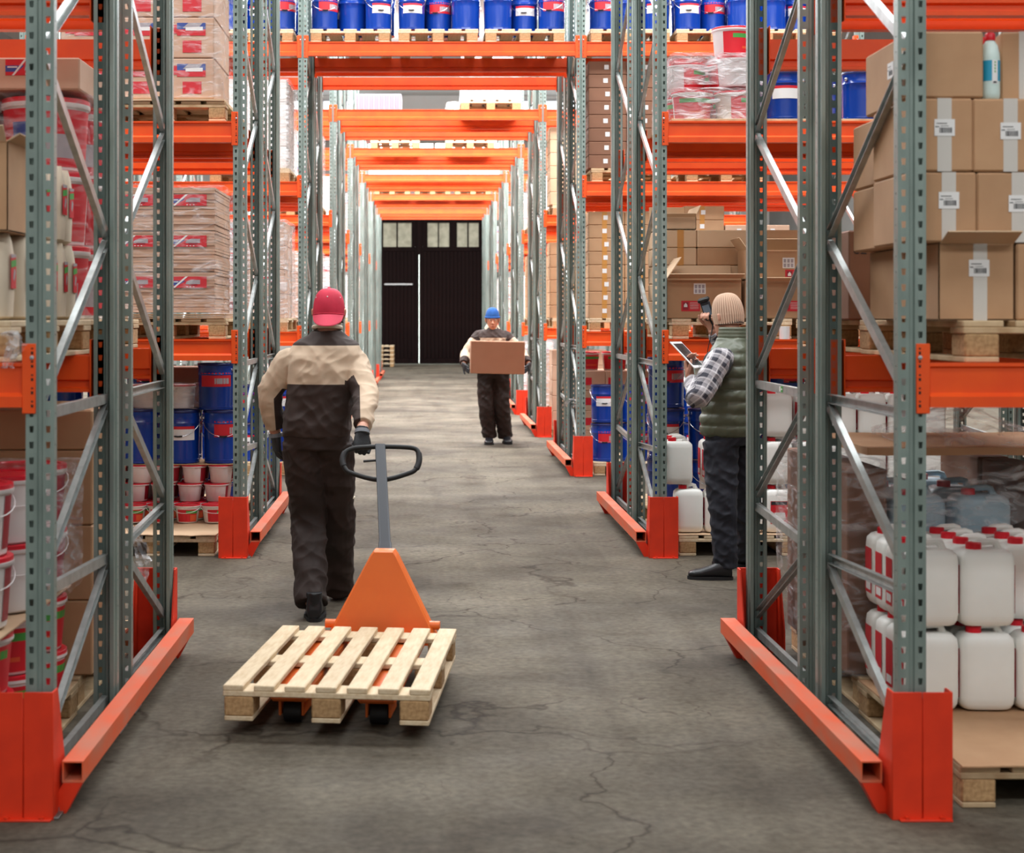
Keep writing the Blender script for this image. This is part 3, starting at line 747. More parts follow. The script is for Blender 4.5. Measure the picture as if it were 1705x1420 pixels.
def canister_proto(w, d, h, m='jerry', lab='side', cap='cap'):
    p = thing('canister', 'x', 'canister', (0, 0, -50)); hx, hy = w / 2, d / 2
    mb = MB()
    superloft(mb, [(0, hx * .8, hy * .8), (.004, hx * .88, hy * .86), (.02, hx * .97, hy * .96), (.045, hx, hy), (h * .4, hx * .995, hy * .995), (h * .76, hx, hy),
                   (h * .84, hx * .97, hy * .95), (h * .89, hx * .82, hy * .82), (h * .905, hx * .7, hy * .72)], 32, 5)
    part('body', mb.mesh('body', [M[m]]), p)
    mb = MB()   # carrying grip bridging the shoulder
    pts = [(-w * .36, 0, h * .87), (-w * .34, 0, h * .94), (-w * .24, 0, h * .975), (0, 0, h * .985), (w * .08, 0, h * .97), (w * .12, 0, h * .89)]
    mb.tube([(x + w * .14, y, z) for x, y, z in pts], [.016, .014, .013, .013, .014, .017], 8); part('handle', mb.mesh('handle', [M[m]]), p)
    mb = MB(); mb.lathe([(.030, h * .86), (.030, h * .9), (.028, h * .905), (.028, h * .975), (.024, h * .982), (0, h * .982)], 18, 0, -w * .2, -d * .08)
    part('cap', mb.mesh('cap', [M[cap]]), p)
    mb = MB()
    if lab == 'side':
        for sx in (-1, 1):
            mb = MB(); x = sx * (hx + .0006); mb.quad((x, -d * .3, h * .14), (x, d * .3, h * .14), (x, d * .3, h * .72), (x, -d * .3, h * .72), 0)
            x += sx * .0004; mb.quad((x, -d * .22, h * .18), (x, d * .22, h * .18), (x, d * .22, h * .28), (x, -d * .22, h * .28), 1); part('label', mb.mesh('label', [M['red'], M['paper'], M['ink']], fix=False), p)
        mb = MB()
    elif lab == 'front':
        y = -hy - .0006; mb.quad((-w * .3, y, h * .18), (w * .3, y, h * .18), (w * .3, y, h * .66), (-w * .3, y, h * .66), 0); y -= .0005
        mb.quad((-w * .28, y, h * .58), (w * .28, y, h * .58), (w * .28, y, h * .65), (-w * .28, y, h * .65), 2); mb.quad((-w * .2, y, h * .26), (w * .24, y, h * .26), (w * .2, y, h * .42), (-w * .16, y, h * .42), 1)
    if mb.v: part('label', mb.mesh('label', [M['red'], M['paper'], M['ink']], fix=False), p)
    return p
CAN = canister_proto(.202, .136, .305); CAN2 = canister_proto(.19, .15, .315, lab='side'); CANF = canister_proto(.19, .15, .315, lab='front')
CANB = canister_proto(.23, .17, .33, 'jerry_b', None)
def sack_proto(w, d, h):
    p = thing('paper_sack', 'x', 'sack', (0, 0, -50)); mb = MB()
    superloft(mb, [(0, w * .44, d * .42), (.012, w * .49, d * .48), (h * .3, w * .5, d * .52, 0, 0, 4), (h * .75, w * .5, d * .5, 0, 0, 4), (h * .9, w * .49, d * .36, 0, 0, 3), (h * .97, w * .48, d * .16, 0, 0, 3), (h, w * .48, d * .05, 0, 0, 3)], 28, 5)
    part('body', mb.mesh('body', [M['sack']]), p)
    part('print', PRN['sackp'], p, (w * .5 + .0035, 0, h * .56), (0, 0, PI / 2)); return p
SACK = sack_proto(.45, .145, .285)
# ------------------------------------------------------------------ stretch film
def ribbon(pts, w, label, seed=0, m='film2', amp=.02, group='torn film scraps', loc=(0, 0, 0)):
    P = [Vector(p) for p in pts]; mb = MB(); n = 26; V = []; W8 = 8
    for i in range(n + 1):
        t = i / n * (len(P) - 1); k = min(int(t), len(P) - 2); f = t - k; f = f * f * (3 - 2 * f); c = P[k] + (P[k + 1] - P[k]) * f
        tw = seed + 2.2 * i / n + mnoise.noise(Vector((i * .3, seed, 0))) * 1.5
        a = Vector((math.cos(tw), math.sin(tw), 0)); ww = w * (.55 + .6 * abs(mnoise.noise(Vector((seed, i * .21, 3)))) + .35 * math.sin(PI * i / n))
        for j in range(W8 + 1):
            u = j / W8 - .5; q = c + a * (u * ww); b = Vector((-a.y, a.x, .3))
            V.append(q + b * (mnoise.noise(Vector((j * .9, i * .35, seed))) * amp))
    mb.add(V, [(i * (W8 + 1) + j, i * (W8 + 1) + j + 1, (i + 1) * (W8 + 1) + j + 1, (i + 1) * (W8 + 1) + j) for i in range(n) for j in range(W8)], 0, True)
    o = obj('film_scrap', mb, M[m]); tag(o, label, 'plastic film', group); return o
def film(x0, x1, y0, y1, z0, z1, label, m='film', seed=0, amp=.012, taper=None, open_bottom=True, group='stretch film round pallet loads'):
    """wrinkled film stretched around a load: closed sides and top"""
    mb = MB(); hx, hy = (x1 - x0) / 2 + .004, (y1 - y0) / 2 + .004; cx, cy = (x0 + x1) / 2, (y0 + y1) / 2
    NZ = 18; V = []; off = Vector((seed * 3.7, seed * 1.9, 0)); cr = .012
    per = []
    for (sx, sy, a0) in ((1, 1, 0), (-1, 1, 90), (-1, -1, 180), (1, -1, 270)):
        for q in range(4):
            a = R(a0 + q * 30); per.append((sx * (hx - cr) + cr * math.cos(a), sy * (hy - cr) + cr * math.sin(a), math.cos(a), math.sin(a)))
        nx_ = {0: (-1, 1), 90: (-1, -1), 180: (1, -1), 270: (1, 1)}[a0]
        e = (nx_[0] * (hx - cr), nx_[1] * (hy - cr)); a = R(a0 + 90); ex, ey = e[0] + cr * math.cos(a), e[1] + cr * math.sin(a); bx, by = per[-1][0], per[-1][1]
        for q in range(1, 12): per.append((bx + (ex - bx) * q / 12, by + (ey - by) * q / 12, math.cos(a), math.sin(a)))
    n = len(per)
    def wr(p):
        q = Vector((p[0] * 7, p[1] * 7, p[2] * 3)) + off
        return abs(mnoise.noise(q)) * amp * 1.3 + abs(mnoise.noise(q * 2.7)) * amp * .7 + .003
    H = z1 - z0
    rows = [(i / NZ, 1.0) for i in range(NZ + 1)] + [(1.0, .97), (1.0, .86), (1.0, .6), (1.0, .3), (1.0, .04)]
    for i, (t, sc_) in enumerate(rows):
        for (ax, ay, nx_, ny_) in per:
            a, b = ax / hx * sc_, ay / hy * sc_
            tz = taper(a, b) if taper else 0
            zz = z0 + (H + tz) * t
            p = Vector((cx + ax * sc_, cy + ay * sc_, zz)); d = wr(p)
            if i > NZ: p.z += d * 1.2
            else: p += Vector((nx_ * d, ny_ * d, 0)); p.z += (.004 if t == 1 else 0)
            V.append(p)
    F = [(i * n + k, i * n + (k + 1) % n, (i + 1) * n + (k + 1) % n, (i + 1) * n + k) for i in range(len(rows) - 1) for k in range(n)]
    F.append(tuple((len(rows) - 1) * n + k for k in range(n)))
    mb.add(V, F, 0, True)
    o = obj('stretch_film', mb, M[m]); tag(o, label, 'plastic film', group); return o
def sheet(x0, x1, y0, y1, z, label, m='kraft_l', t=.005, seed=0, amp=.006, droop=0.03, rz=0.0, name='cardboard_sheet', cat='cardboard'):
    nx, ny = 14, 14; mb = MB(); V = []; cx, cy = (x0 + x1) / 2, (y0 + y1) / 2
    for top in (1, 0):
        for j in range(ny + 1):
            for i in range(nx + 1):
                x = x0 + (x1 - x0) * i / nx; y = y0 + (y1 - y0) * j / ny
                d = abs(mnoise.noise(Vector((x * 4 + seed, y * 4, seed)))) * amp
                V.append((x - cx, y - cy, d + (t if top else 0)))
    N_ = (nx + 1) * (ny + 1); F = []
    for j in range(ny):
        for i in range(nx):
            a = j * (nx + 1) + i; F.append((a, a + 1, a + nx + 2, a + nx + 1)); F.append((N_ + a, N_ + a + nx + 1, N_ + a + nx + 2, N_ + a + 1))
    for i in range(nx):
        F.append((i, N_ + i, N_ + i + 1, i + 1)); b = ny * (nx + 1) + i; F.append((b, b + 1, N_ + b + 1, N_ + b))
    for j in range(ny):
        a = j * (nx + 1); F.append((a, a + nx + 1, N_ + a + nx + 1, N_ + a)); b = a + nx; F.append((b, N_ + b, N_ + b + nx + 1, b + nx + 1))
    mb.add(V, F, 0, True)
    o = obj(name, mb, M[m], None, (cx, cy, z), (0, 0, rz)); tag(o, label, cat); return o
# ================================================================== loads, nearest right rack
L1, L2 = 1.435, 2.872
Y0 = ROWY[0]; Y1 = ROWY[1]; Y2 = ROWY[2]
YB1 = Y0 + 1.37      # back half of the nearest racks
# shelf level: pallet with cartons
pallet(2.12, Y0 + .09, L1 + .001, 'old wooden pallet under the taped cartons on the nearest right rack')
zt = L1 + PALH + .001
yc = Y0 + .15
open_carton(1.66, 1.906, yc, .78, zt, zt + .25, 'open kraft carton with a raised flap, lowest in the near right stack', {'f': (.085, 66)}, m='kraft', tape='tape_w', tx=.012, tw=.045, bar=(.008, .17))
carton(1.912, 2.16, yc, .78, zt, zt + .25, 'kraft carton right of the open flapped carton on the near right pallet', 'kraft', bar=(.0, .16), tape='tape_w', tx=0, tw=.045)
zz = zt + .253
g_near = 'taped cartons stacked on the nearest right rack'
spec = [(1, [(1.560, 1.780, .02), (1.784, 2.014, .02), (2.018, 2.25, 0)], .226), (2, [(1.560, 1.768, .012), (1.771, 1.990, .012), (1.994, 2.22, 0)], .236)]
for tier, cols, h in spec:
    for i, (a, b, t) in enumerate(cols):
        carton(a, b, yc - .01 + .008 * i, .40, zz, zz + h, f'taped kraft carton with barcode, {ORD[tier]} layer, {["beside the rack post", "second from the post", "third from the post"][i]}', 'kraft', tape='tape_w', tx=t, tw=.046, bar=(t, h * .60 - .01 * i), group=g_near)
    for i, (a, b) in enumerate(((1.60, 1.86), (1.865, 2.12))):
        carton(a, b, yc + .41, .38, zz, zz + h, f'plain kraft carton behind the taped ones, {ORD[tier]} layer, {["nearer the aisle", "farther from the aisle"][i]}', 'kraft', group=g_near)
    zz += h + .003
carton(1.565, 1.806, yc + .0, .50, zz, zz + .215, 'long kraft carton on top of the near right stack, left of the bottle', 'kraft', group=g_near)
c = carton(1.885, 2.14, yc + .05, .42, zz, zz + .225, 'kraft carton on the near right stack, right of the bottle', 'kraft', tape='tape_w', tx=-.06, tw=.02, group=g_near, rz=R(-8))
for o_, rzz in ((1.585, -PI / 2),):
    e = bpy.data.objects.new('end_label', BARC); C.objects.link(e)
    e.parent = [o for o in C.objects if o.get('label', '').startswith('long kraft carton')][0]; e.location = (-.1215, .20, .12); e.rotation_euler = (0, 0, -PI / 2)
# cleaning bottle(s)
def bottle(x, y, z, label):
    p = thing('bottle', label, 'bottle', (x, y, z), 0, 'cleaner bottles on the carton stack')
    mb = MB(); mb.lathe([(.026, 0), (.030, .006), (.031, .02), (.031, .13), (.030, .148), (.024, .175), (.015, .19), (.013, .194)], 24); part('body', mb.mesh('body', [mat('mint_bottle', srgb(206, 226, 220), .35)]), p)
    mb = MB(); mb.lathe([(.016, .192), (.017, .194), (.016, .214), (.013, .218), (0, .218)], 16); part('cap', mb.mesh('cap', [M['cap']]), p)
    mb = MB(); arc_patch(.0316, .0316, .058, .125, R(-168), R(-98), None, 8, 0, mb); arc_patch(.0316, .0316, .048, .125, R(-98), R(-62), None, 6, 1, mb); arc_patch(.0316, .0316, .058, .125, R(-62), R(0), None, 8, 0, mb)
    for k in range(4): arc_patch(.0319, .0319, .085 + k * .01, .091 + k * .01, R(-84), R(-76), None, 2, 2, mb)
    arc_patch(.0319, .0319, .05, .056, R(-92), R(-70), None, 4, 3, mb)
    part('label', mb.mesh('label', [M['teal'], M['paper'], M['green'], M['ink']], fix=False), p); return p
bottle(1.843, yc + .045, zz, 'white bottle with teal label and red cap, standing in front on the cartons')
bottle(1.842, yc + .125, zz, 'white bottle with red cap half hidden behind the front bottle')
# back half, shelf level: big brown carton
pallet(2.16, YB1 - .05, L1 + .001, 'wooden pallet under the big brown carton on the near right rack')
cb = carton(1.70, 2.40, YB1 + .0, .8, zt, zt + .36, 'big dark brown carton with handwritten number, behind the near right stack', 'kraft_d')
fc = bpy.data.curves.new('number_print', 'FONT'); fc.body = '62'; fc.size = .055; fc.align_x = 'CENTER'
fo = bpy.data.objects.new('number_print', fc); C.objects.link(fo); fo.parent = cb; fo.location = (-.305, -.0015, .265); fo.rotation_euler = (PI / 2, 0, 0)
fc.materials.append(M['ink'])
_dg = bpy.context.evaluated_depsgraph_get(); _fm = bpy.data.meshes.new_from_object(fo.evaluated_get(_dg)); bpy.data.objects.remove(fo); link('number_print', _fm, cb, (-.305, -.0015, .265), (PI / 2, 0, 0))
# floor level: pallet with milky canisters
pallet(2.12, Y0 + .12, .001, 'old floor pallet under the milky canisters on the near right')
sheet(1.72, 2.52, Y0 + .10, Y0 + 1.3, PALH + .002, 'brown cardboard sheet on the pallet under the milky canisters', 'kraft', seed=3)
zc = PALH + .016
gcan = 'milky canisters on the near right floor pallet'
for t in range(2):
    for j in range(4):
        for i in range(3):
            if t == 1 and j == 0 and i == 2: continue
            dup(CAN, (1.846 + i * .2055, Y0 + .84 + j * .137, zc + t * .3055), random.uniform(-.02, .02),
                f'milky red-capped canister, {["lower", "upper"][t]} layer, {["front", "second", "third", "back"][j]} row, {["beside rack upright", "middle", "farthest from upright"][i]}', gcan)
# wrapped load behind them
pallet(2.14, YB1 - .02, .001, 'wooden pallet under the film-wrapped bluish canisters')
zb = PALH + .004
for j in range(2):
    carton(1.70, 1.86, YB1 + .02 + j * .55, .5, zb, zb + .83, f'tall brown board column at the wrapped load corner, {["front", "rear"][j]}', 'kraft_d', name='board_column')
    carton(2.42, 2.56, YB1 + .02 + j * .55, .5, zb, zb + .83, f'tall brown board column at the outer wrapped corner, {["front", "rear"][j]}', 'kraft_d', name='board_column')
for t in range(2):
    for j in range(3):
        for i in range(2):
            dup(CANB, (2.0 + i * .265, YB1 + .13 + j * .3, zb + t * .42), 0, f'bluish wrapped canister, {["lower", "upper"][t]} layer, {["front", "middle", "rear"][j]} row, {["nearer aisle", "farther from aisle"][i]}', 'bluish canisters under film')
        if t == 0:
            pass
for j in range(3): pass
film(1.68, 2.58, YB1 + .0, YB1 + 1.13, PALH + .004, 1.0, 'clear stretch film round the bluish canisters and brown board', 'film', 4, .014)
sheet(1.74, 2.66, YB1 - .12, YB1 + .7, 1.035, 'brown cardboard slab lying on the wrapped canister load', 'kraft', t=.03, seed=5, amp=.008)
fm = film(1.95, 2.45, YB1 - .05, YB1 + .5, 1.072, 1.10, 'crumpled heap of clear film on the cardboard slab', 'film', 9, .03, taper=lambda a, b: .09 * max(0, 1 - a * a * 1.2) * max(0, 1 - b * b))
# ================================================================== second right rack
# floor: canisters
for i in range(2): pallet(2.075 + i * .93, Y1 + .1, .001, f'pine floor pallet under canisters behind the worker, {["nearer the aisle", "farther from the aisle"][i]}', True)
sheet(1.66, 2.46, Y1 + .10, Y1 + 1.28, PALH + .002, 'cardboard sheet under canisters beside the worker, nearer aisle', 'kraft_l', seed=8)
sheet(2.59, 3.39, Y1 + .10, Y1 + 1.28, PALH + .002, 'cardboard sheet under canisters beside the worker, farther from aisle', 'kraft_l', seed=9)
zc = PALH + .016
gc2 = 'milky canisters on the second right rack'
for i in range(9):
    x = 1.755 + i * .198 + (.03 if i > 3 else 0)
    for t in range(3 if i >= 2 else 2):
        for j in range(2):
            if j == 1 and t == 0: continue
            if i == 0 and t == 1: xx = x - .07
            else: xx = x
            pr = CANF if (i == 3 and t == 0 and j == 0) else CAN2
            dup(pr, (xx, Y1 + .22 + j * .16, zc + t * .318), 0, f'milky canister behind worker, {["lower", "middle", "upper"][t]} layer, {["front", "back"][j]} row, {ORD[i]} from the aisle', gc2)
# drums behind them, back half
YB2 = Y1 + 1.37
for i in range(3): pallet(2.09 + i * .85, YB2 - .02, .001, f'pallet under navy drums at the back of the second right rack, {ORD[i]} from aisle')
gd2 = 'navy drums at the back of the second right rack'
for i in range(6):
    for t in range(3):
        if t == 2 and i == 1: continue
        dup([DRUM_P, DRUM_W, DRUM_R][(i + t) % 3] if t < 2 else DRUM_R, (1.81 + i * .302, YB2 + .16, PALH + .002 + t * .385), random.uniform(-.3, .3), f'navy blue drum, {["bottom", "middle", "top"][t]} layer, {ORD[i]} from the aisle, back of second right rack', gd2)
# shelf: cartons
for i in range(3): pallet(2.03 + i * .87, Y1 + .12, L1 + .001, f'pine pallet under cartons over the worker, {ORD[i]} from the aisle', True)
zt = L1 + PALH + .001
gs2 = 'kraft cartons on the second right rack'
open_carton(1.60, 2.10, Y1 + .14, .34, zt, zt + .27, 'open kraft carton with red label in front of the worker', {'f': (.12, 78), 'l': (.17, -34), 'b': (.1, 16)}, m='kraft', prints=(('red', -.09, .085), ('icon', -.03, .20)))
open_carton(2.115, 2.53, Y1 + .14, .34, zt, zt + .25, 'open kraft carton with red label, right of the worker past the post', {'f': (.085, 75), 'b': (.12, -86)}, m='kraft', prints=(('red', .105, .085), ('icon', -.12, .17)))
open_carton(2.56, 2.98, Y1 + .15, .34, zt, zt + .33, 'open kraft carton with flaring flaps beside the white roll', {'f': (.14, 50), 'l': (.14, -20), 'b': (.16, 0)}, m='kraft_l')
for t in range(5):
    for i, (a, b) in enumerate(((1.60, 1.862), (1.866, 2.225), (2.23, 2.59), (2.595, 2.95))):
        if i == 3 and t > 3: continue
        carton(a, b, Y1 + .50, .5, zt + t * .1225, zt + t * .1225 + .12, f'flat kraft carton behind the open ones, {TIER(t, 5)}, {ORD[i]} from aisle', ['kraft', 'kraft_l'][(t + i) % 2 if i else 1], tape='tape_b' if i == 0 else None, tx=.02, tw=.045, group=gs2)
open_carton(1.60, 1.86, Y1 + .5, .48, zt + .614, zt + .70, 'small open pale carton on top of the flat cartons near the aisle', {'b': (.1, 5), 'r': (.09, 25), 'f': (.03, 40)}, m='kraft_l')
open_carton(2.14, 2.53, Y1 + .16, .32, zt + .262, zt + .46, 'open kraft carton with white label above the worker, lid flaps spread', {'f': (.14, 62), 'l': (.10, 35), 'r': (.12, 60)}, m='kraft', prints=(('icon', .08, .11), ('red', .12, .03)))

p = thing('paper_roll', 'white paper roll standing on the orange beam below the open cartons', 'roll', (2.37, Y1 + .082, L1 + .001))
mb = MB(); mb.lathe([(.012, 0), (.034, 0), (.034, .085), (.012, .085)], 20); part('paper', mb.mesh('paper', [M['paper']]), p)
mb = MB(); mb.lathe([(.009, .001), (.0118, .001), (.0118, .084), (.009, .084)], 14); part('core', mb.mesh('core', [M['kraft_d']]), p)
# upper shelf: wrapped red and white pails, blue drums
def shelf_board(x0, x1, y0, z, label):
    mb = MB(); mb.rbox(0, x1 - x0, 0, 1.0, 0, .016, .002); o = obj('shelf_board', mb, M['wood_o'], None, (x0, y0, z)); tag(o, label, 'shelf board'); return o
zs = L2 + .018
shelf_board(1.62, 4.1, Y1 + .06, L2 + .001, 'wooden shelf board under the wrapped red pails, high on the second right rack')
gp2 = 'red labelled pails under film, high on the second right rack'
for j in range(3):
    for i in range(2):
        dup(PAIL_F, (1.79 + i * .287, Y1 + .27 + j * .287, zs), [.2, -.9, .6][j] + i, f'red and white pail under film, lower layer, {["front", "middle", "back"][j]} row, {ORD[i]} from the aisle', gp2)
film(1.635, 2.225, Y1 + .115, Y1 + 1.0, zs + .0, zs + .204, 'cloudy stretch film over the lower red pails, high on the second right rack', 'film2', 12, .014)
for (i, j) in ((0, 1), (0, 2), (1, 0), (1, 1), (1, 2)):
    dup(PAIL_F, (1.80 + i * .287, Y1 + .28 + j * .287, zs + .232), .3 + i * 2 + j, f'red and white pail standing on film, upper layer, {["front", "middle", "back"][j]} row, {ORD[i]} from the aisle', gp2)
dup(PAIL_F, (2.09, Y1 + .42, zs + .458), .9, 'topmost red pail peeking out, high on the second right rack', gp2)
film(1.645, 2.24, Y1 + .125, Y1 + 1.01, zs + .2325, zs + .440, 'torn cloudy film over the upper red pails, high on second right rack', 'film2', 14, .012)
gdt = 'blue drums high on the second right rack'
for i in range(4):
    for j in range(2):
        dup([DRUM_T, DRUM_TR][i % 2], (2.402 + i * .282 + (.24 if i > 0 else 0), Y1 + .26 + j * .29, zs), [-.15, .5, .1, -.3][i], f'blue drum on the high shelf of second right rack, {["front", "back"][j]} row, {ORD[i]} from the pails', gdt)
# ================================================================== third rack (bridge) right side
Y2B = Y2 + 1.37
def stack(x0, ncol, w, y, d, z, n, h, label, group, m='kraft', lab=True, tape=None, gapx=.004, prints=None):
    for t in range(n):
        for i in range(ncol):
            a = x0 + i * (w + gapx)
            pr = ()
            if lab: pr = (('blank', -.02 + .01 * ((t * 7 + i) % 3), h * .55),)
            if prints: pr = prints
            carton(a, a + w, y, d, z + t * (h + .002), z + t * (h + .002) + h, f'{label}, {TIER(t, n)}' + (f', {ORD[i]} from the aisle' if ncol > 1 else ''), m, tape=tape, tx=-.02, tw=.05, prints=pr, group=group)
pallet(2.075, Y2 + .10, .001, 'pine floor pallet under navy drums on the right of the third rack', True)
gd3 = 'navy drums on the right floor of the third rack'
for i in range(4):
    for t in range(2):
        dup([DRUM_W, DRUM_R, DRUM_P][(i + 2 * t + t) % 3 if i else 1 - t], (1.80 + i * .302, Y2 + .26, PALH + .004 + t * .388), -.1, f'navy drum on the right floor of third rack, {["lower", "upper"][t]}, {ORD[i]} from aisle', gd3)
pallet(2.075, Y2B - .02, .001, 'floor pallet under printed cartons at the back right of the third rack')
stack(1.64, 3, .3, Y2B + .03, .6, PALH + .003, 4, .215, 'printed carton at the back right of third rack', 'printed cartons at the back right of the third rack', 'kraft_w', False, prints=(('pic2', -.06, .1),))
for i in range(3):
    dup(PAIL_F, (1.76 + i * .3, Y2B + .22, PALH + .003 + 4 * .217 + .001), .4, f'red pail on the printed cartons of third rack, {ORD[i]} from the aisle', 'red pails on printed cartons')
# shelf 1
pallet(2.03, Y2 + .10, L1 + .001, 'pine pallet under labelled cartons on the right of the third rack', True)
pallet(2.93, Y2 + .10, L1 + .001, 'pine pallet under the tall carton stack on the right of the third rack', True)
z3 = L1 + PALH + .003
stack(1.625, 2, .36, Y2 + .12, .5, z3, 8, .131, 'brown carton with white label on third rack shelf', 'labelled cartons on the right shelf of the third rack', 'kraft', True, 'tape_b')
stack(2.58, 1, .40, Y2 + .12, .5, z3, 8, .138, 'kraft carton in the tall stack on third rack shelf', 'tall carton stack on the third rack', 'kraft', True, 'tape_b')
open_carton(2.46, 2.575, Y2 + .14, .4, z3, z3 + .95, 'tall pale open carton beside the tall stack on the third rack', {'b': (.1, 10)}, m='kraft_l')
stack(2.99, 2, .32, Y2 + .12, .5, z3, 7, .131, 'kraft carton, lower stack on third rack', 'lower carton stack on the third rack', 'kraft_w', True)
# shelf 2
z4 = 2.93 + PALH + .003
pallet(2.05, Y2 + .10, 2.931, 'pallet under dark cartons high on the right of the third rack')
pallet(3.0, Y2 + .10, 2.931, 'pallet under carton block high on the right of the third rack, farther from aisle')
stack(1.625, 2, .38, Y2 + .12, .6, z4, 8, .132, 'dark brown carton with label high on third rack', 'dark cartons high on the right of the third rack', 'kraft_d', True)
stack(2.62, 2, .38, Y2 + .12, .6, z4, 3, .3, 'large brown carton high on third rack', 'large cartons high on the right of the third rack', 'kraft_d', False)
# ---- top of the third rack: drums on pallets right across the aisle
gtop = 'blue drums on top of the third rack'
zt3 = 4.321
k = 0
for xc in (-2.66, -1.72, -.755, .123, .99, 2.04, 2.90, 3.75):
    nm = f'pallet of blue drums on top of the bridging rack, {ORD[k]} from the left'
    pallet(xc, Y2 + .10, zt3, nm.replace('pallet of blue drums', 'pallet under blue drums'), True)
    for i in range(3):
        for j in range(2):
            dup([DRUM_W, DRUM_P, DRUM_R][(i * 2 + k + j) % 3], (xc - .265 + i * .272 + (.02 if j else 0), Y2 + (.26 if i != 1 else .40) + j * .29, zt3 + PALH + .002), random.uniform(-.3, .3),
                f'blue drum atop the third rack, {ORD[k]} pallet from left, {["front", "back"][j]} row, {["left", "middle", "right"][i]}', gtop)
    k += 1
# ================================================================== second left rack
pallet(-1.79, Y1 + .08, .001, 'pine floor pallet under the white pails on the second left rack', True)
pallet(-2.66, Y1 + .08, .001, 'pine floor pallet under pails on the second left rack, farther from the aisle', True)
sheet(-2.17, -1.385, Y1 + .06, Y1 + 1.2, PALH + .002, 'torn cardboard sheet under the white pails on the second left rack', 'kraft_l', seed=11, amp=.012)
zp = PALH + .018
gp = 'small white pails with red lids on the second left rack'
for j in range(3):
    for t in range(1 if j == 0 else 3):
        for i in range(5):
            x = -1.455 - i * .188 - (.03 if t % 2 else 0)
            if j == 0: x -= .02
            pr = PAIL_S if (t == 0 or (i + t + j) % 3 == 0) else PAIL_H
            dup(pr, (x, Y1 + .66 + j * .188, zp + t * .1285), random.uniform(-.2, .2) + (0 if t == 0 else R((20, 150, 35, 175, 10)[(i + t + j) % 5] if pr is PAIL_H else 150)), f'small white pail with red lid, {["bottom", "middle", "top"][t]} layer, {["front", "second", "back"][j]} row, {ORD[i]} from aisle', gp)
# board on pails, blue drums on it
sheet(-2.2, -1.32, Y1 + .775, Y1 + 1.21, zp + 3 * .1285 + .001, 'thin board between the pails and the navy drums on the second left rack', 'kraft', seed=13, amp=.002, t=.004)
zd = zp + 3 * .1285 + .008
gd = 'navy drums above the pails on the second left rack'
for i, (x, pr, rz) in enumerate(((-1.452, DRUM_R, .15), (-1.748, DRUM_W, 0), (-2.05, DRUM_P, 0))):
    dup(pr, (x, Y1 + .93, zd), rz, f'navy drum above the white pails, {ORD[i]} from the aisle, lower layer', gd)
dup(DRUM_TR, (-1.50, Y1 + .93, zd + .378), -.3, 'navy drum on top of the others beside the wrapped white pails', gd)
# back half: more drums and pails, cartons
pallet(-1.79, YB2 - .03, .001, 'floor pallet under navy drums at the back of the second left rack')
pallet(-2.7, YB2 - .03, .001, 'floor pallet under navy drums at the back left of the second left rack')
for i in range(6):
    for t in range(3 if i > 1 else 2):
        dup([DRUM_P, DRUM_W, DRUM_R][(i + t) % 3] if t < 2 else DRUM_R, (-1.52 - i * .30, YB2 + .18, PALH + .003 + t * .3855), .2, f'navy drum at the back of second left rack, {["bottom", "middle", "top"][t]} layer, {ORD[i]} from aisle', 'navy drums at the back of the second left rack')
gw = 'white pails under film above the navy drums'
for i in range(2):
    p_ = dup(PAIL_W, (-1.76 - i * .235, Y1 + .94, zd + .386), 0, f'white pail with red lid under film above navy drums, {ORD[i]} from the aisle', gw)
film(-2.14, -1.64, Y1 + .80, Y1 + 1.08, zd + .387, zd + .555, 'glossy film around the white pails above the navy drums', 'film0', 15, .006)
stack(-1.955, 1, .34, YB2 + .03, .3, PALH + .004 + 2 * .3858, 1, .30, 'brown carton on the rear navy drums of second left rack', 'x', 'kraft_d', False)
dup(PAIL_S, (-1.50, YB2 + .15, PALH + .004 + 2 * .3858), .2, 'small pail alone on the rear navy drums near the aisle', None)
# shelf 1: bundles of flat board wrapped in film
def flat_bundle(x0, x1, y, d, z0, z1, label, group, prints=()):
    """bundle of folded cartons: thin sheets bound together"""
    mb = MB(); n = 14; h = (z1 - z0) / n; hx = (x1 - x0) / 2
    for i in range(n):
        j = random.uniform(-.004, .004); k = random.uniform(-.004, .004)
        mb.box(-hx + j, hx + j, k, d + k, i * h, (i + 1) * h - .0018)
    mb.box(-hx + .008, hx - .008, .008, d - .008, 0, z1 - z0 - .002)
    o = obj('board_bundle', mb, M['kraft_w'], None, ((x0 + x1) / 2, y, z0)); tag(o, label, 'cardboard', group)
    for (kk, a, b) in prints: link('print', PRN[kk], o, (a, -.0055, b))
    return o
pallet(-1.72, Y1 + .08, L1 + .001, 'pallet under the film-wrapped board bundles on the second left rack')
pallet(-2.66, Y1 + .08, L1 + .001, 'pallet under board bundles farther from aisle on the second left rack')
zt = L1 + PALH + .002
for i in range(3): sheet(-2.13, -1.33, Y1 + .07, Y1 + 1.2, zt + i * .012, f'loose cardboard sheet under the wrapped board bundles, {ORD[i]} from below', 'kraft', t=.007, seed=20 + i, amp=.004)
zt += .042
gb = 'bundles of printed board on the second left rack'
for t in range(3):
    for i, (a, b) in enumerate(((-1.735, -1.40), (-2.085, -1.742), (-2.60, -2.30))):
        flat_bundle(a, b, Y1 + .12, .8, zt + t * .272, zt + t * .272 + (.268 if t < 2 else .285), f'board bundle with red print, {["bottom", "middle", "top"][t]} layer, {ORD[i]} from aisle, second left rack', gb, (('van', -.02, .20),))
film(-2.10, -1.36, Y1 + .10, Y1 + .98, zt + .004, zt + .835, 'wrinkled stretch film round the board bundles on the second left rack', 'film0', 17, .019)
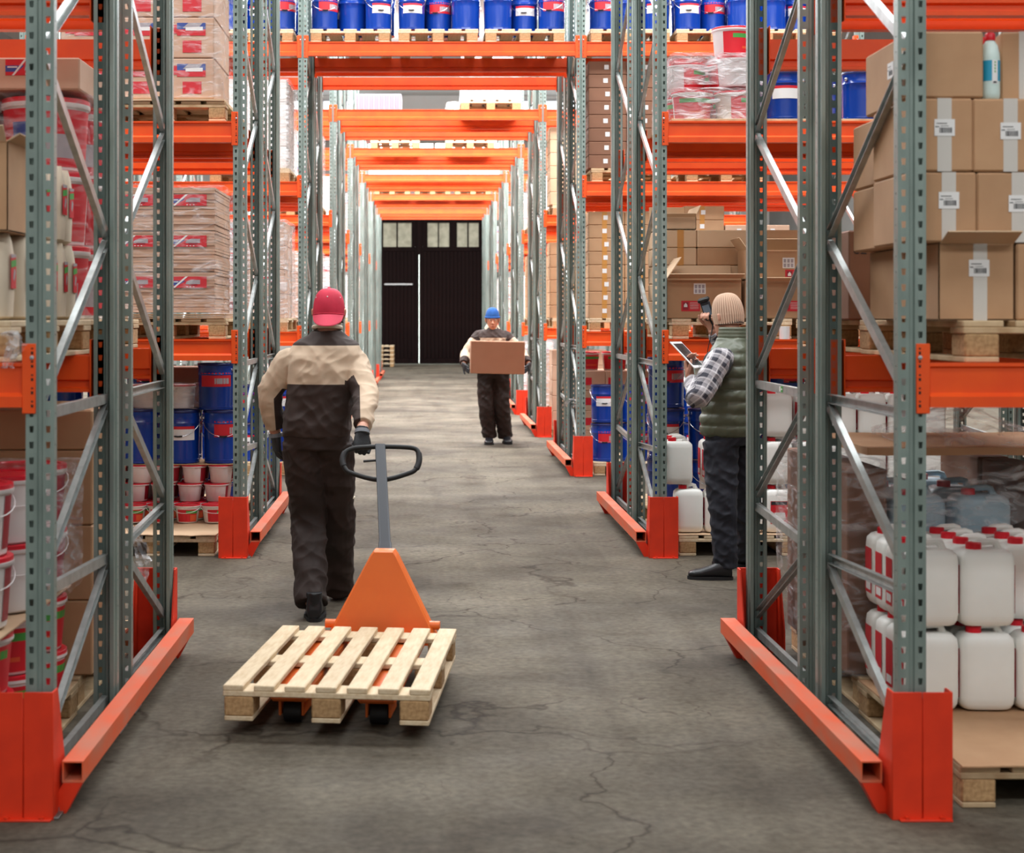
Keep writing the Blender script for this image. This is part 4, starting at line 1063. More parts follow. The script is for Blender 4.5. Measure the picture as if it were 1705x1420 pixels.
# shelf 2: big printed cartons in film
pallet(-1.72, Y1 + .08, L2 + .001, 'pallet under the printed cartons high on the second left rack')
zt = L2 + PALH + .002
sheet(-2.13, -1.33, Y1 + .07, Y1 + 1.2, zt, 'cardboard layer under the printed cartons high on the second left rack', 'kraft_l', t=.012, seed=24, amp=.006)
zt += .02
for t in range(4):
    for i, (a, b) in enumerate(((-1.735, -1.405), (-2.072, -1.74), (-2.42, -2.08))):
        carton(a, b, Y1 + .12, .8, zt + t * .272, zt + t * .272 + .268, f'film-wrapped printed carton, {TIER(t, 4)}, {ORD[i]} from aisle, high on second left rack', 'kraft_w', prints=(('pic', .015, .19), ('pic2', .02, .075), ('sq', -.11, .19)), group='printed cartons high on the second left rack')
film(-2.435, -1.37, Y1 + .10, Y1 + .98, zt + .008, zt + 1.1, 'wrinkled stretch film round printed cartons high on the second left rack', 'film0', 21, .018)
# ================================================================== nearest left rack
pallet(-1.78, Y0 + .10, .001, 'floor pallet under the big red-lidded pails on the near left')
gn = 'big red-lidded pails on the nearest left rack'
zp = PALH + .002
for t in range(4):
    pr = PAIL_F if t < 2 else PAIL_B; h = .201 if t < 2 else .239
    z = zp + (t * .201 if t < 2 else .418 + (t - 2) * .239)
    for j in range(3):
        for i in range(2):
            x = -1.49 - i * .32; 
            if t >= 2: x = -1.505 - i * .32
            dup(pr, (x + (.0 if j else -.02), Y0 + .27 + j * .345, z), R(46 - 6 * j) if t >= 2 else R(10 * j), f'red-lidded pail on the near left floor, {TIER(t, 4)}, {["front", "middle", "back"][j]} row, {["beside upright", "behind it"][i]}', gn)
sheet(-2.14, -1.37, Y0 + .06, Y0 + 1.12, zp + .404, 'cardboard sheet between the layers of big pails on the near left', 'kraft_l', seed=31, amp=.006)
film(-1.99, -1.335, Y0 + .792, Y0 + 1.13, .56, 1.03, 'clear film around the rear pails on the near left', 'film', 33, .009)
# back half: cartons
pallet(-1.79, YB1 - .02, .001, 'floor pallet under kraft cartons at the back of the nearest left rack')
for i, (a, b) in enumerate(((-1.78, -1.345), (-2.2, -1.79))):
    z = PALH + .003
    for t, h in enumerate((.30, .30, .30, .16)):
        carton(a, b, YB1 + .02, .7, z, z + h, f'kraft carton at the back of the near left rack, {TIER(t, 4)}, {["near the aisle", "away from aisle"][i]}', 'kraft', prints=(('vans', -.10, .22),) if t == 2 else (), tape='tape' if t == 3 else None, group='kraft cartons at the back of the near left rack')
        z += h + .003
# shelf: paper sacks, open carton
pallet(-1.73, Y0 + .10, L1 + .001, 'pallet under the paper sacks on the nearest left rack', True)
zt = L1 + PALH + .002
gsk = 'paper sacks on the nearest left rack'
for t in range(2):
    for k in range(6):
        if t == 1 and k < 2: continue
        dup(SACK, (-1.575 + random.uniform(-.012, .012), Y0 + .20 + k * .175, zt + t * .286), random.uniform(-.05, .05), f'upright paper sack, {["lower", "upper"][t]} layer, {ORD[k]} from the front, near left rack', gsk)
open_carton(-1.80, -1.345, Y0 + .12, .34, zt + .287, zt + .287 + .29, 'open kraft carton standing on the paper sacks at the left edge', {'f': (.06, 40), 'r': (.05, 60)}, m='kraft')
# grey rag of film on the beam end
# back half shelf: wrapped printed pails
pallet(-1.77, YB1 - .02, L1 + .001, 'pallet under the big printed pails at the back of the near left rack')
gbp = 'big printed pails at the back of the nearest left rack'
for t in range(3):
    for i in range(2):
        for j in range(2):
            dup(PAIL_U, (-1.575 - i * .37, YB1 + .20 + j * .37, zt + t * .302), R([14, -20, 8][t]), f'big printed pail in film, {["bottom", "middle", "top"][t]} layer, {["front", "back"][j]}, {["nearer aisle", "farther from aisle"][i]}', gbp)
film(-2.14, -1.375, YB1 + .0, YB1 + .77, zt + .0, zt + .91, 'stretch film round the big printed pails on the near left rack', 'film0', 35, .01)
for i, (a, b) in enumerate(((-1.80, -1.40), (-2.2, -1.81))):
    carton(a, b, YB1 + .04, .6, zt + .93, zt + 1.06, f'pale printed carton lying on the big wrapped pails, {["near the aisle", "away from aisle"][i]}', 'kraft_w', prints=(('vans', -.02, .09),), group='pale cartons on the big printed pails')
# ================================================================== third rack, left side
def wrapped_block(xc, y, z, w, d, n, h, label, seed, m='kraft_w', dense=True, far=True, prints=()):
    zz = z
    if far: pallet_far(xc, y - .03, z, f'pallet under the {label}')
    zz += PALH + .002
    for t in range(n):
        for i in range(2):
            a = xc - w / 2 + i * w / 2 + .002; b = a + w / 2 - .004
            carton(a, b, y, d, zz + t * (h + .002), zz + t * (h + .002) + h, f'carton of the {label}, {TIER(t, n)}, {["left", "right"][i]}', m, prints=prints, group=f'cartons of the {label}')
    if dense: film(xc - w / 2 - .012, xc + w / 2 + .012, y - .012, y + d + .012, zz + .001, zz + n * (h + .002) + .004, f'film around the {label}', 'film2', seed, .02)
M['milk'] = mat('white_board', srgb(228, 220, 214), .7, vary=.05)
pallet(-1.79, Y2 + .10, .001, 'floor pallet under navy drums on the left of the third rack')
for i in range(4):
    for t in range(2):
        dup([DRUM_P, DRUM_W, DRUM_R][(i + t) % 3], (-1.52 - i * .302, Y2 + .28, PALH + .003 + t * .387), .2, f'navy drum on left floor of third rack, {["lower", "upper"][t]}, {ORD[i]} from the aisle', 'navy drums on the left floor of the third rack')
wrapped_block(-1.76, Y2 + .14, 2.931, .74, .9, 4, .22, 'white load high left on third rack', 41, 'milk')
wrapped_block(-1.78, Y2 + .14, 1.436, .74, .9, 4, .24, 'red bag load left on third rack shelf', 42, 'kraft_w', prints=(('red', .05, .12), ('pic', .0, .18)))
# ================================================================== farther racks
seed = 50
for r in range(3, 8):
    Yr = ROWY[r]
    nm = ORD[r - 2] + ' crossing'
    for side in (-1, 1):
        sn = 'left' if side < 0 else 'right'
        xb = -1.79 if side < 0 else 2.075
        for li, z in enumerate((.001, 1.436, 2.931)):
            lev = ['floor', 'shelf', 'high shelf'][li]
            if side > 0 and r < 5 and li == 1:
                pallet_far(xb, Yr + .1, z, f'pallet under cartons on the {sn} shelf of the {nm}')
                stack(1.64, 2, .38, Yr + .12, .5, z + PALH + .002, 6, .165, f'kraft carton on right shelf, {nm}', f'kraft cartons on the right shelf of the {nm}', 'kraft', True)
            elif side > 0 and r == 3 and li == 2:
                pallet_far(xb, Yr + .1, z, f'pallet under cream sacks high on the right of the {nm}')
                stack(1.64, 2, .40, Yr + .12, .5, z + PALH + .002, 6, .17, f'cream bag-like carton high right, {nm}', f'cream cartons high right of the {nm}', 'kraft_l', False)
            elif side > 0 and r == 3 and li == 0:
                pallet_far(xb, Yr + .1, z, f'pallet under cartons on the right floor of the {nm}')
                stack(1.672, 2, .36, Yr + .12, .5, z + PALH + .002, 5, .2, f'kraft carton on right floor, {nm}', f'kraft cartons on the right floor of the {nm}', 'kraft_w', False)
            else:
                if li == 0 and r > 5: continue
                wrapped_block(xb, Yr + .14, z, .74, .9, 3, .26 + .03 * ((r + li) % 3), f'wrapped load on {sn} {lev}, {nm}', seed, ['milk', 'kraft_w', 'milk'][(r + li) % 3], prints=(('pic', 0, .15),) if (r + li) % 2 else ())
                seed += 1
# loads on the bridges
wrapped_block(.86, ROWY[3] + .14, 4.321, .72, .9, 2, .3, 'wrapped load on top of the second crossing', 80, 'milk')
pallet_far(-.5, ROWY[4] + .1, 4.321, 'empty pallet on top of the third crossing, left'); 
wrapped_block(.72, ROWY[4] + .14, 4.321, .72, .9, 2, .3, 'wrapped load on top of the third crossing', 81, 'kraft_w')
def ribbed(xc, y, z, label):
    p = thing('plastic_crate', label, 'crate', (xc, y, z)); mb = MB()
    mb.rbox(-.3, .3, 0, .5, 0, .22, .01)
    part('body', mb.mesh('body', [mat('grey_crate', srgb(150, 148, 160), .5)]), p)
    rb = MB(); rb.rbox(-.012, .012, -.012, .0, 0, .2, .002); me = rb.mesh('rib', [mat('grey_crate', srgb(150, 148, 160), .5)])
    for k in range(9): part('rib', me, p, (-.27 + k * .0675, 0, .005))
    return p
ribbed(-.68, ROWY[4] + .15, 4.321 + PALH + .001, 'grey ribbed crate on the pallet atop the third crossing')
ribbed(-.62, ROWY[3] + .15, 4.321, 'grey ribbed crate on top of the second crossing')
for i in range(4): stack(-1.1 + i * .64, 1, .6, ROWY[5] + .14, .6, 4.321, 2, .3, f'white carton atop the fourth crossing, {ORD[i]} from left', 'white cartons atop the fourth crossing', 'milk', False)
for i in range(3): wrapped_block(-.75 + i * .9, ROWY[6] + .14, 4.321, .72, .9, 2, .3, f'carton load atop the fifth crossing, {ORD[i]} from left', 90 + i, 'milk', dense=False)
for t in range(5): pallet_far(-1.42, 49.6, .001 + t * .136, f'worn pallet in the stack beside the dark gate, {TIER(t, 5)}', 'pallets stacked beside the gate')
mb = MB(); mb.box(-.001, 0, 0, .035, 0, .026, 0); mb.box(-.0012, 0, .04, .06, .002, .024, 1); mb.box(-.0014, 0, .006, .028, .010, .016, 1)
part('sticker', mb.mesh('sticker', [M['green'], M['paper']]), RACKS[(0, 1)], (1.5315, 6.70, 1.258))
ribbon([px(2, 566, 4.94)[:1] + (4.93,) + px(2, 556, 4.94)[1:], px(18, 560, 4.94)[:1] + (4.92,) + px(18, 552, 4.94)[1:], px(30, 572, 4.94)[:1] + (4.92,) + px(30, 575, 4.94)[1:], px(14, 600, 4.94)[:1] + (4.93,) + px(14, 612, 4.94)[1:]], .07, 'crumpled grey film hanging over the near left beam end', 11, amp=.03)
# ---- scraps of film caught on the racks
ribbon([px(210, 862, 6.92)[:1] + (6.90,) + px(210, 862, 6.92)[1:], px(232, 900, 6.95)[:1] + (6.95,) + px(232, 900, 6.95)[1:], px(238, 935, 6.9)[:1] + (6.92,) + px(238, 935, 6.9)[1:], px(236, 978, 6.9)[:1] + (6.9,) + px(236, 978, 6.9)[1:]], .075, 'torn clear film scrap hanging from the lower brace of the near left rack', 2, amp=.03)
ribbon([px(187, 312, 6.18)[:1] + (6.17,) + px(187, 312, 6.18)[1:], px(183, 340, 6.17)[:1] + (6.16,) + px(183, 340, 6.17)[1:], px(190, 372, 6.16)[:1] + (6.17,) + px(190, 372, 6.16)[1:]], .04, 'crumpled tape scrap stuck to the near left rack upright', 5, amp=.018)
ribbon([px(964, 668, 15.6)[:1] + (15.56,) + px(964, 668, 15.6)[1:], px(950, 664, 15.8)[:1] + (15.8,) + px(950, 664, 15.8)[1:], px(934, 680, 16.0)[:1] + (16.0,) + px(934, 680, 16.0)[1:]], .06, 'white film scrap tied to the third rack on the right of the aisle', 8, amp=.03)
bpy.data.objects.remove
for pr in (P_OLD, P_NEW, PAIL_S, PAIL_H, PAIL_B, PAIL_F, PAIL_U, PAIL_W, DRUM_W, DRUM_R, DRUM_P, DRUM_T, DRUM_TR, CAN, CAN2, CANF, CANB, SACK):
    for c_ in KIDS.get(pr.name, []): bpy.data.objects.remove(c_)
    bpy.data.objects.remove(pr)
# ================================================================== people
def V3(x, y, Y):
    X, z = px(x, y, Y); return Vector((X, Y, z))
def ring_loft(mb, secs, n=28, e=2.4):
    """secs: (centre, side unit vector, depth unit vector, half side, half depth)"""
    o = len(mb.v); m = len(secs)
    for (c, a, b, ra, rb) in secs:
        for k in range(n):
            t = 2 * PI * (k + .5) / n; cs, sn = math.cos(t), math.sin(t)
            mb.v.append(tuple(Vector(c) + Vector(a) * ra * math.copysign(abs(cs) ** (2 / e), cs) + Vector(b) * rb * math.copysign(abs(sn) ** (2 / e), sn)))
    for i in range(m - 1):
        for k in range(n):
            k2 = (k + 1) % n; mb.f.append((o + i * n + k, o + i * n + k2, o + (i + 1) * n + k2, o + (i + 1) * n + k)); mb.m.append(0); mb.sm.append(True)
    mb.f.append(tuple(o + k for k in range(n))[::-1]); mb.m.append(0); mb.sm.append(True)
    mb.f.append(tuple(o + (m - 1) * n + k for k in range(n))); mb.m.append(0); mb.sm.append(True)
def ball(mb, c, r, n=14):
    c = Vector(c); rx, ry, rz = (r, r, r) if not isinstance(r, (tuple, list)) else r
    secs = []
    for i in range(1, 10):
        a = PI * i / 10; secs.append((c + Vector((0, 0, -rz * math.cos(a))), (1, 0, 0), (0, 1, 0), rx * math.sin(a), ry * math.sin(a)))
    ring_loft(mb, secs, n, 2)
def limb(mb, pts, radii, n=16, steps=6):
    """smooth tapered tube through joints (Catmull-Rom)"""
    P = [Vector(p) for p in pts]; Q, RR = [], []
    for i in range(len(P) - 1):
        p0, p1, p2, p3 = P[max(i - 1, 0)], P[i], P[i + 1], P[min(i + 2, len(P) - 1)]
        for k in range(steps):
            t = k / steps
            q = 0.5 * ((2 * p1) + (p2 - p0) * t + (2 * p0 - 5 * p1 + 4 * p2 - p3) * t * t + (-p0 + 3 * p1 - 3 * p2 + p3) * t ** 3)
            Q.append(q); RR.append(radii[i] + (radii[i + 1] - radii[i]) * (3 * t * t - 2 * t ** 3))
    Q.append(P[-1]); RR.append(radii[-1])
    mb.tube(Q, RR, n); return Q
def remesh(mb, vox, mats_, name, smooth=4, wr=0.0, wf=(9, 9, 14), seed=0, fields=None, mask=None):
    me = mb.mesh('tmp', [], fix=True); ob = bpy.data.objects.new('tmp', me); C.objects.link(ob)
    m = ob.modifiers.new('r', 'REMESH'); m.mode = 'VOXEL'; m.voxel_size = vox; m.adaptivity = 0
    s = ob.modifiers.new('s', 'SMOOTH'); s.iterations = smooth; s.factor = .5
    dg = bpy.context.evaluated_depsgraph_get(); out = bpy.data.meshes.new_from_object(ob.evaluated_get(dg)); bpy.data.objects.remove(ob); bpy.data.meshes.remove(me)
    out.name = name; out.materials.clear()
    for x in mats_: out.materials.append(x)
    n = len(out.vertices); co = np.empty(n * 3, np.float32); out.vertices.foreach_get('co', co); co = co.reshape(-1, 3)
    if wr:
        nr = np.empty(n * 3, np.float32); out.vertices.foreach_get('normal', nr); nr = nr.reshape(-1, 3)
        d = np.empty(n, np.float32)
        for i in range(n):
            p = co[i]; q = Vector((p[0] * wf[0] + seed, p[1] * wf[1], p[2] * wf[2] + p[0] * 5))
            v1 = mnoise.noise(q); q2 = Vector((p[0] * wf[0] * 2.1 - p[2] * 9, p[1] * wf[1] * 2, p[2] * wf[2] * 1.4 + seed))
            d[i] = (0.6 - abs(v1) * 2) * wr + (0.4 - abs(mnoise.noise(q2)) * 1.6) * wr * .6
        if mask is not None: d *= mask(co)
        co = co + nr * d[:, None]; out.vertices.foreach_set('co', co.ravel().astype(np.float32))
    for k, fn in (fields or {}).items():
        at = out.attributes.new(k, 'FLOAT', 'POINT'); at.data.foreach_set('value', fn(co).astype(np.float32))
    out.polygons.foreach_set('use_smooth', [True] * len(out.polygons)); out.update()
    return out
def field_mat(name, ca, cb, field='band', rough=.75):
    """cloth whose second colour shows where the stored field is positive (sewn panels)"""
    m = bpy.data.materials.new(name); m.use_nodes = True; nt = m.node_tree; N = nt.nodes; L = nt.links; b = N['Principled BSDF']
    a = N.new('ShaderNodeAttribute'); a.attribute_name = field
    g = N.new('ShaderNodeMapRange'); g.inputs['From Min'].default_value = -.001; g.inputs['From Max'].default_value = .001; L.new(a.outputs['Fac'], g.inputs['Value'])
    mx = N.new('ShaderNodeMix'); mx.data_type = 'RGBA'; mx.inputs['A'].default_value = ca; mx.inputs['B'].default_value = cb
    L.new(g.outputs['Result'], mx.inputs['Factor'])
    tc = N.new('ShaderNodeTexCoord'); nz = N.new('ShaderNodeTexNoise'); nz.inputs['Scale'].default_value = 6; L.new(tc.outputs['Object'], nz.inputs['Vector'])
    hs = N.new('ShaderNodeMapRange'); hs.inputs['To Min'].default_value = .8; hs.inputs['To Max'].default_value = 1.2; L.new(nz.outputs['Fac'], hs.inputs['Value'])
    hv = N.new('ShaderNodeHueSaturation'); L.new(mx.outputs['Result'], hv.inputs['Color']); L.new(hs.outputs['Result'], hv.inputs['Value'])
    L.new(hv.outputs['Color'], b.inputs['Base Color']); b.inputs['Roughness'].default_value = rough
    b.inputs['Sheen Weight'].default_value = .04
    n2 = N.new('ShaderNodeTexNoise'); n2.inputs['Scale'].default_value = 300; L.new(tc.outputs['Object'], n2.inputs['Vector'])
    bp = N.new('ShaderNodeBump'); bp.inputs['Strength'].default_value = .15; bp.inputs['Distance'].default_value = .003; L.new(n2.outputs['Fac'], bp.inputs['Height']); L.new(bp.outputs['Normal'], b.inputs['Normal'])
    return m
M['skin'] = mat('skin', srgb(206, 152, 128), .5, tr=.08); M['skin_t'] = mat('tan_skin', srgb(186, 128, 100), .5, tr=.08)
DKB, BEI = srgb(50, 33, 26), srgb(206, 182, 156)
M['workwear'] = field_mat('brown_beige_workwear', DKB, BEI)
M['trouser_b'] = mat('brown_work_trousers', srgb(45, 29, 23), .75, nscale=5, ncol=srgb(33, 21, 17), nfac=.6)
M['glove'] = mat('black_glove', srgb(34, 36, 40), .6, bump=.2, bscale=160)
M['strap'] = mat('grey_strap', srgb(120, 124, 130), .6)
M['shoe'] = mat('black_leather', srgb(26, 27, 31), .35); M['sole'] = mat('dark_sole', srgb(22, 22, 24), .7)
M['navy'] = mat('navy_trousers', srgb(28, 31, 42), .75, nscale=5, ncol=srgb(22, 24, 34), nfac=.6)
M['cap_red'] = mat('red_cotton', srgb(206, 34, 66), .7, nscale=12, ncol=srgb(176, 24, 52), nfac=.6)
M['cap_lt'] = mat('pale_red_cotton', srgb(222, 66, 92), .7)
M['bean_b'] = mat('blue_knit', srgb(24, 82, 152), .85, bump=.4, bscale=120)
M['bean_c'] = mat('beige_knit', srgb(206, 174, 150), .9)
M['vest'] = mat('olive_nylon', srgb(92, 98, 80), .42, nscale=4, ncol=srgb(78, 84, 68), nfac=.6)
M['trim_b'] = mat('black_trim', srgb(22, 24, 24), .6)
M['collar'] = mat('cream_collar', srgb(224, 212, 190), .8)
M['eye'] = mat('eye_white', srgb(225, 220, 212), .3); M['iris'] = mat('dark_iris', srgb(42, 28, 22), .3)
M['hair'] = mat('dark_hair', srgb(52, 36, 28), .7); M['lip'] = mat('lips', srgb(160, 92, 80), .5)
M['white_pl'] = mat('white_plastic', srgb(240, 238, 236), .35)
M['screen'] = mat('dark_screen', srgb(34, 38, 44), .12, nscale=26, ncol=srgb(80, 86, 92), nfac=.6)

def add_hand(mb, Wp, d, n, side, curl=(20, 25, 18), scale=1.0, infl=0.0, thumb=(.55, .7, -.3), tcurl=15, spread=.03):
    """palm, four bent fingers and a thumb; d = finger direction, n = back of hand, side = +1 when thumb lies along d x n"""
    d = Vector(d).normalized(); n = Vector(n); n = (n - d * n.dot(d)).normalized(); t = d.cross(n) * side
    W_ = Vector(Wp); S = scale
    secs = [(W_ + d * (z * S), t, n, (a + infl) * S, (b + infl) * S) for z, a, b in ((-.02, .027, .021), (.01, .030, .020), (.04, .038, .018), (.075, .042, .0155), (.098, .040, .0125))]
    ring_loft(mb, secs, 20, 2.6)
    lens = [(.041, .026, .021), (.045, .029, .022), (.042, .027, .021), (.033, .021, .018)]
    tips = []
    for i in range(4):
        dr = (d + t * (spread * (1.5 - i))).normalized(); p = W_ + d * (.088 * S) + t * ((.0305 - .0205 * i) * S) - n * (.001 * S)
        if i == 3: p = p - d * .008 * S
        ax = dr.cross(n).normalized(); pts = [p - dr * .02 * S, p]; cur = dr
        for k in range(3):
            cur = Matrix.Rotation(R(-curl[k] * (1 + .06 * i)), 3, ax) @ cur
            pts.append(pts[-1] + cur * lens[i][k] * S)
        r0 = (.0094 if i < 3 else .0082) + infl * .6
        mb.tube(pts + [pts[-1] + cur * .004 * S], [r0 * S, r0 * 1.03 * S, r0 * .98 * S, r0 * .88 * S, r0 * .78 * S, r0 * .45 * S], 10); tips.append(pts[-1])
    p = W_ + d * (.026 * S) + t * (.026 * S); cur = (d * thumb[0] + t * thumb[1] + n * thumb[2]).normalized(); pts = [p - cur * .015 * S, p]
    ax = cur.cross(d); ax = ax.normalized() if ax.length > 1e-4 else n
    for ln in (.042, .032, .026):
        pts.append(pts[-1] + cur * ln * S); cur = Matrix.Rotation(R(tcurl), 3, ax) @ cur
    r0 = .0115 + infl * .6; mb.tube(pts, [r0 * S * 1.1, r0 * 1.2 * S, r0 * S, r0 * .9 * S, r0 * .6 * S], 10)
    return tips
def add_head(mb, Cn, f, up, s=1.0):
    """skull, jaw, nose, ears, brow; f = facing, up = crown direction"""
    f = Vector(f).normalized(); up = Vector(up); up = (up - f * up.dot(f)).normalized(); r = f.cross(up)
    Cn = Vector(Cn); P = lambda x, y, z: Cn + (r * x + f * y + up * z) * s
    secs = []
    for z, hw, hd, cy in ((-.118, .022, .020, .062), (-.108, .036, .036, .052), (-.09, .052, .062, .030), (-.06, .063, .082, .012), (-.025, .070, .092, .003), (.01, .074, .096, -.002), (.04, .076, .098, -.006), (.07, .073, .094, -.010), (.095, .060, .078, -.014), (.112, .038, .050, -.016), (.118, .015, .02, -.016)):
        secs.append((P(0, cy, z), r, f, hw * s, hd * s))
    ring_loft(mb, secs, 28, 2.2)
    mb.tube([P(0, .092, .012), P(0, .104, -.012), P(0, .116, -.034), P(0, .100, -.046)], [.007 * s, .010 * s, .014 * s, .010 * s], 10)
    for x in (-.013, .013): mb.tube([P(x, .098, -.034), P(x, .100, -.044)], [.009 * s, .008 * s], 8)
    mb.tube([P(-.045, .082, .026), P(0, .094, .026), P(.045, .082, .026)], [.009 * s, .008 * s, .009 * s], 8)
    mb.tube([P(-.024, .088, -.066), P(0, .098, -.064), P(.024, .088, -.066)], [.006 * s, .0085 * s, .006 * s], 8)
    mb.tube([P(-.02, .086, -.078), P(0, .095, -.078), P(.02, .086, -.078)], [.006 * s, .008 * s, .006 * s], 8)
    for x in (-1, 1):
        mb.tube([P(x * .072, -.008, -.038), P(x * .082, -.016, -.012), P(x * .084, -.018, .014), P(x * .076, -.006, .024)], [.008 * s, .012 * s, .013 * s, .008 * s], 8)
    return P, r, f, up
def face_parts(root, P, r, f, up, s, brow=M['hair']):
    for x in (-.031, .031):
        mb = MB(); c = P(x, .080, .006); ball(mb, c, .0125 * s, 12); e = obj('eye', mb, M['eye'], root)
        m2 = MB(); ball(m2, P(x, .0855, .005), .0078 * s, 10); obj('iris', m2, M['iris'], e)
        m3 = MB(); m3.tube([P(x - .018, .088, .024), P(x, .0965, .028), P(x + .018, .088, .024)], [.003 * s, .0045 * s, .003 * s], 6); obj('eyebrow', m3, brow, root)
    m4 = MB(); m4.tube([P(-.023, .092, -.071), P(0, .1035, -.070), P(.023, .092, -.071)], [.003 * s, .0052 * s, .003 * s], 8); obj('lips', m4, M['lip'], root)
def shoe(root, heel, toe, up=(0, 0, 1), h=.10, w=.048):
    heel, toe = Vector(heel), Vector(toe); d = (toe - heel).normalized(); up = Vector(up); up = (up - d * up.dot(d)).normalized(); a = d.cross(up); L = (toe - heel).length
    mb = MB(); secs = []
    for t, ww, hh in ((.0, .026, .05), (.04, .033, h), (.16, .036, h * 1.05), (.34, .037, h * .9), (.5, .041, .07), (.7, .047, .052), (.88, .044, .042), (.97, .03, .032), (1.0, .016, .022)):
        hb = .014; c = heel + d * (L * t) + up * (hb + hh / 2); secs.append((c, a, up, ww * w / .048, hh / 2))
    ring_loft(mb, secs, 20, 2.6); limb(mb, [heel + d * L * .15 + up * .08, heel + d * L * .15 + up * .15], [.04, .043], 14)
    me = remesh(mb, .005, [M['shoe']], 'shoe', 3); o = link('shoe', me, root)
    mb = MB(); secs = [(heel + d * (L * t) + up * .009, a, d, ww * w / .048, .012) for t, ww in ()]
    n = 24; poly = []
    for k in range(n):
        an = 2 * PI * k / n; c_, s_ = math.cos(an), math.sin(an); x = .5 + .52 * math.copysign(abs(c_) ** .8, c_); ww = (.040 if x < .45 else .049) * w / .048
        poly.append((x * L, ww * math.copysign(abs(s_) ** .75, s_)))
    Vb = [heel + d * p[0] + a * p[1] + up * z for z in (.0, .02) for p in poly]
    mb.add(Vb, [(k, (k + 1) % n, n + (k + 1) % n, n + k) for k in range(n)] + [tuple(range(n))[::-1], tuple(range(n, 2 * n))]); obj('sole', mb, M['sole'], o)
    return o
def seg_param(co, a, b):
    a, b = np.array(a), np.array(b); ab = b - a; t = ((co - a) @ ab) / (ab @ ab); tc = np.clip(t, 0, 1); q = a + tc[:, None] * ab
    return t, np.linalg.norm(co - q, axis=1)
Z_ = Vector((0, 0, 1))
# ---------------------------------------------------------------- walker with red cap pulling the truck
pr1 = thing('person', 'person in brown and beige workwear and red cap pulling the orange pallet truck', 'person', (0, 0, 0))
pel, che, nec, hed = V3(528, 715, 8.36), V3(535, 612, 8.40), V3(545, 556, 8.41), V3(548, 521, 8.43)
Ls, Le, Lw = V3(481, 603, 8.40), V3(449, 655, 8.43), V3(459, 722, 8.52)
Rs, Re, Rw = V3(588, 601, 8.40), V3(608, 655, 8.24), V3(603, 717, 7.99)
Lh, Lk, La = V3(505, 740, 8.36), V3(514, 866, 8.44), V3(519, 1003, 8.17)
Rh, Rk, Ra = V3(553, 740, 8.36), V3(562, 866, 8.56), V3(562, 978, 8.78)
F1 = Vector((.05, 1, 0)).normalized(); S1 = F1.cross(Z_)
def torso_body(mb, pel, che, nec, S, F, k=1.0):
    ring_loft(mb, [(pel - Z_ * .09, S, F, .13 * k, .09 * k), (pel, S, F, .165 * k, .11 * k), (pel + (che - pel) * .45, S, F, .145 * k, .10 * k), (che, S, F, .165 * k, .11 * k), (che + (nec - che) * .55, S, F, .17 * k, .095 * k), (che + (nec - che) * .9, S, F, .09 * k, .07 * k), (nec, S, F, .058, .058)], 24, 2.3)
def full_body(mb, pel, che, nec, hed, S, F, arms, legs, up=Z_, face=None, s=1.0):
    torso_body(mb, pel, che, nec, S, F)
    limb(mb, [nec - Z_ * .03, (nec + hed) / 2, hed - Z_ * .02], [.062, .055, .055])
    for (a, b, c) in arms: limb(mb, [a, b, c], [.052, .043, .030]); ball(mb, a, .056)
    for (a, b, c) in legs: limb(mb, [a, b, c], [.080, .052, .034]); ball(mb, c, .034)
    return add_head(mb, hed, face or F, up, s)
b1 = MB(); hd1 = full_body(b1, pel, che, nec, hed, S1, F1, ((Ls, Le, Lw), (Rs, Re, Rw)), ((Lh, Lk, La), (Rh, Rk, Ra)), face=(0.03, 1, -.08))
Rd, Rn = Vector((-.02, -.42, -.9)), Vector((.45, -.85, .3))
Ld, Ln = Vector((.08, .10, -1)), Vector((-.9, -.45, .0))
rgrip = dict(curl=(62, 78, 58), thumb=(.6, .55, -.55), tcurl=35)
lrel = dict(curl=(18, 26, 20), thumb=(.8, .45, -.3), tcurl=8)
add_hand(b1, Rw, Rd, Rn, -1, **rgrip); add_hand(b1, Lw, Ld, Ln, 1, **lrel)
link('body', remesh(b1, .0055, [M['skin']], 'body', 3), pr1)
def jacket_mesh(pel, che, nec, S, F, arms, hem=.04, wide=1.0, bands=None, seed=1, wr=.008, cuff=.05, name='jacket', dep=1.0):
    mb = MB(); up = (nec - pel)
    ring_loft(mb, [(pel - Z_ * hem, S, F, .180 * wide, .145 * dep), (pel + Z_ * .03, S, F, .183 * wide, .148 * dep), (pel + up * .32, S, F, .178 * wide, .142 * dep), (pel + up * .62, S, F, .192 * wide, .148 * dep), (pel + up * .78, S, F, .205 * wide, .138 * dep), (pel + up * .90, S, F, .172 * wide, .112 * dep), (pel + up * .985, S, F, .10, .085), (nec + Z_ * .015, S, F, .074, .072)], 32, 2.5)
    for (a, b, c) in arms:
        ce = b + (c - b) * .86
        limb(mb, [a + (che - a) * .25, a, (a + b) / 2, b, (b + ce) / 2, ce], [.080, .074, .075, .068, .062, cuff], 18)
    return mb
zy = lambda y: CAMZ - (y - 528) * 8.25 / FPX
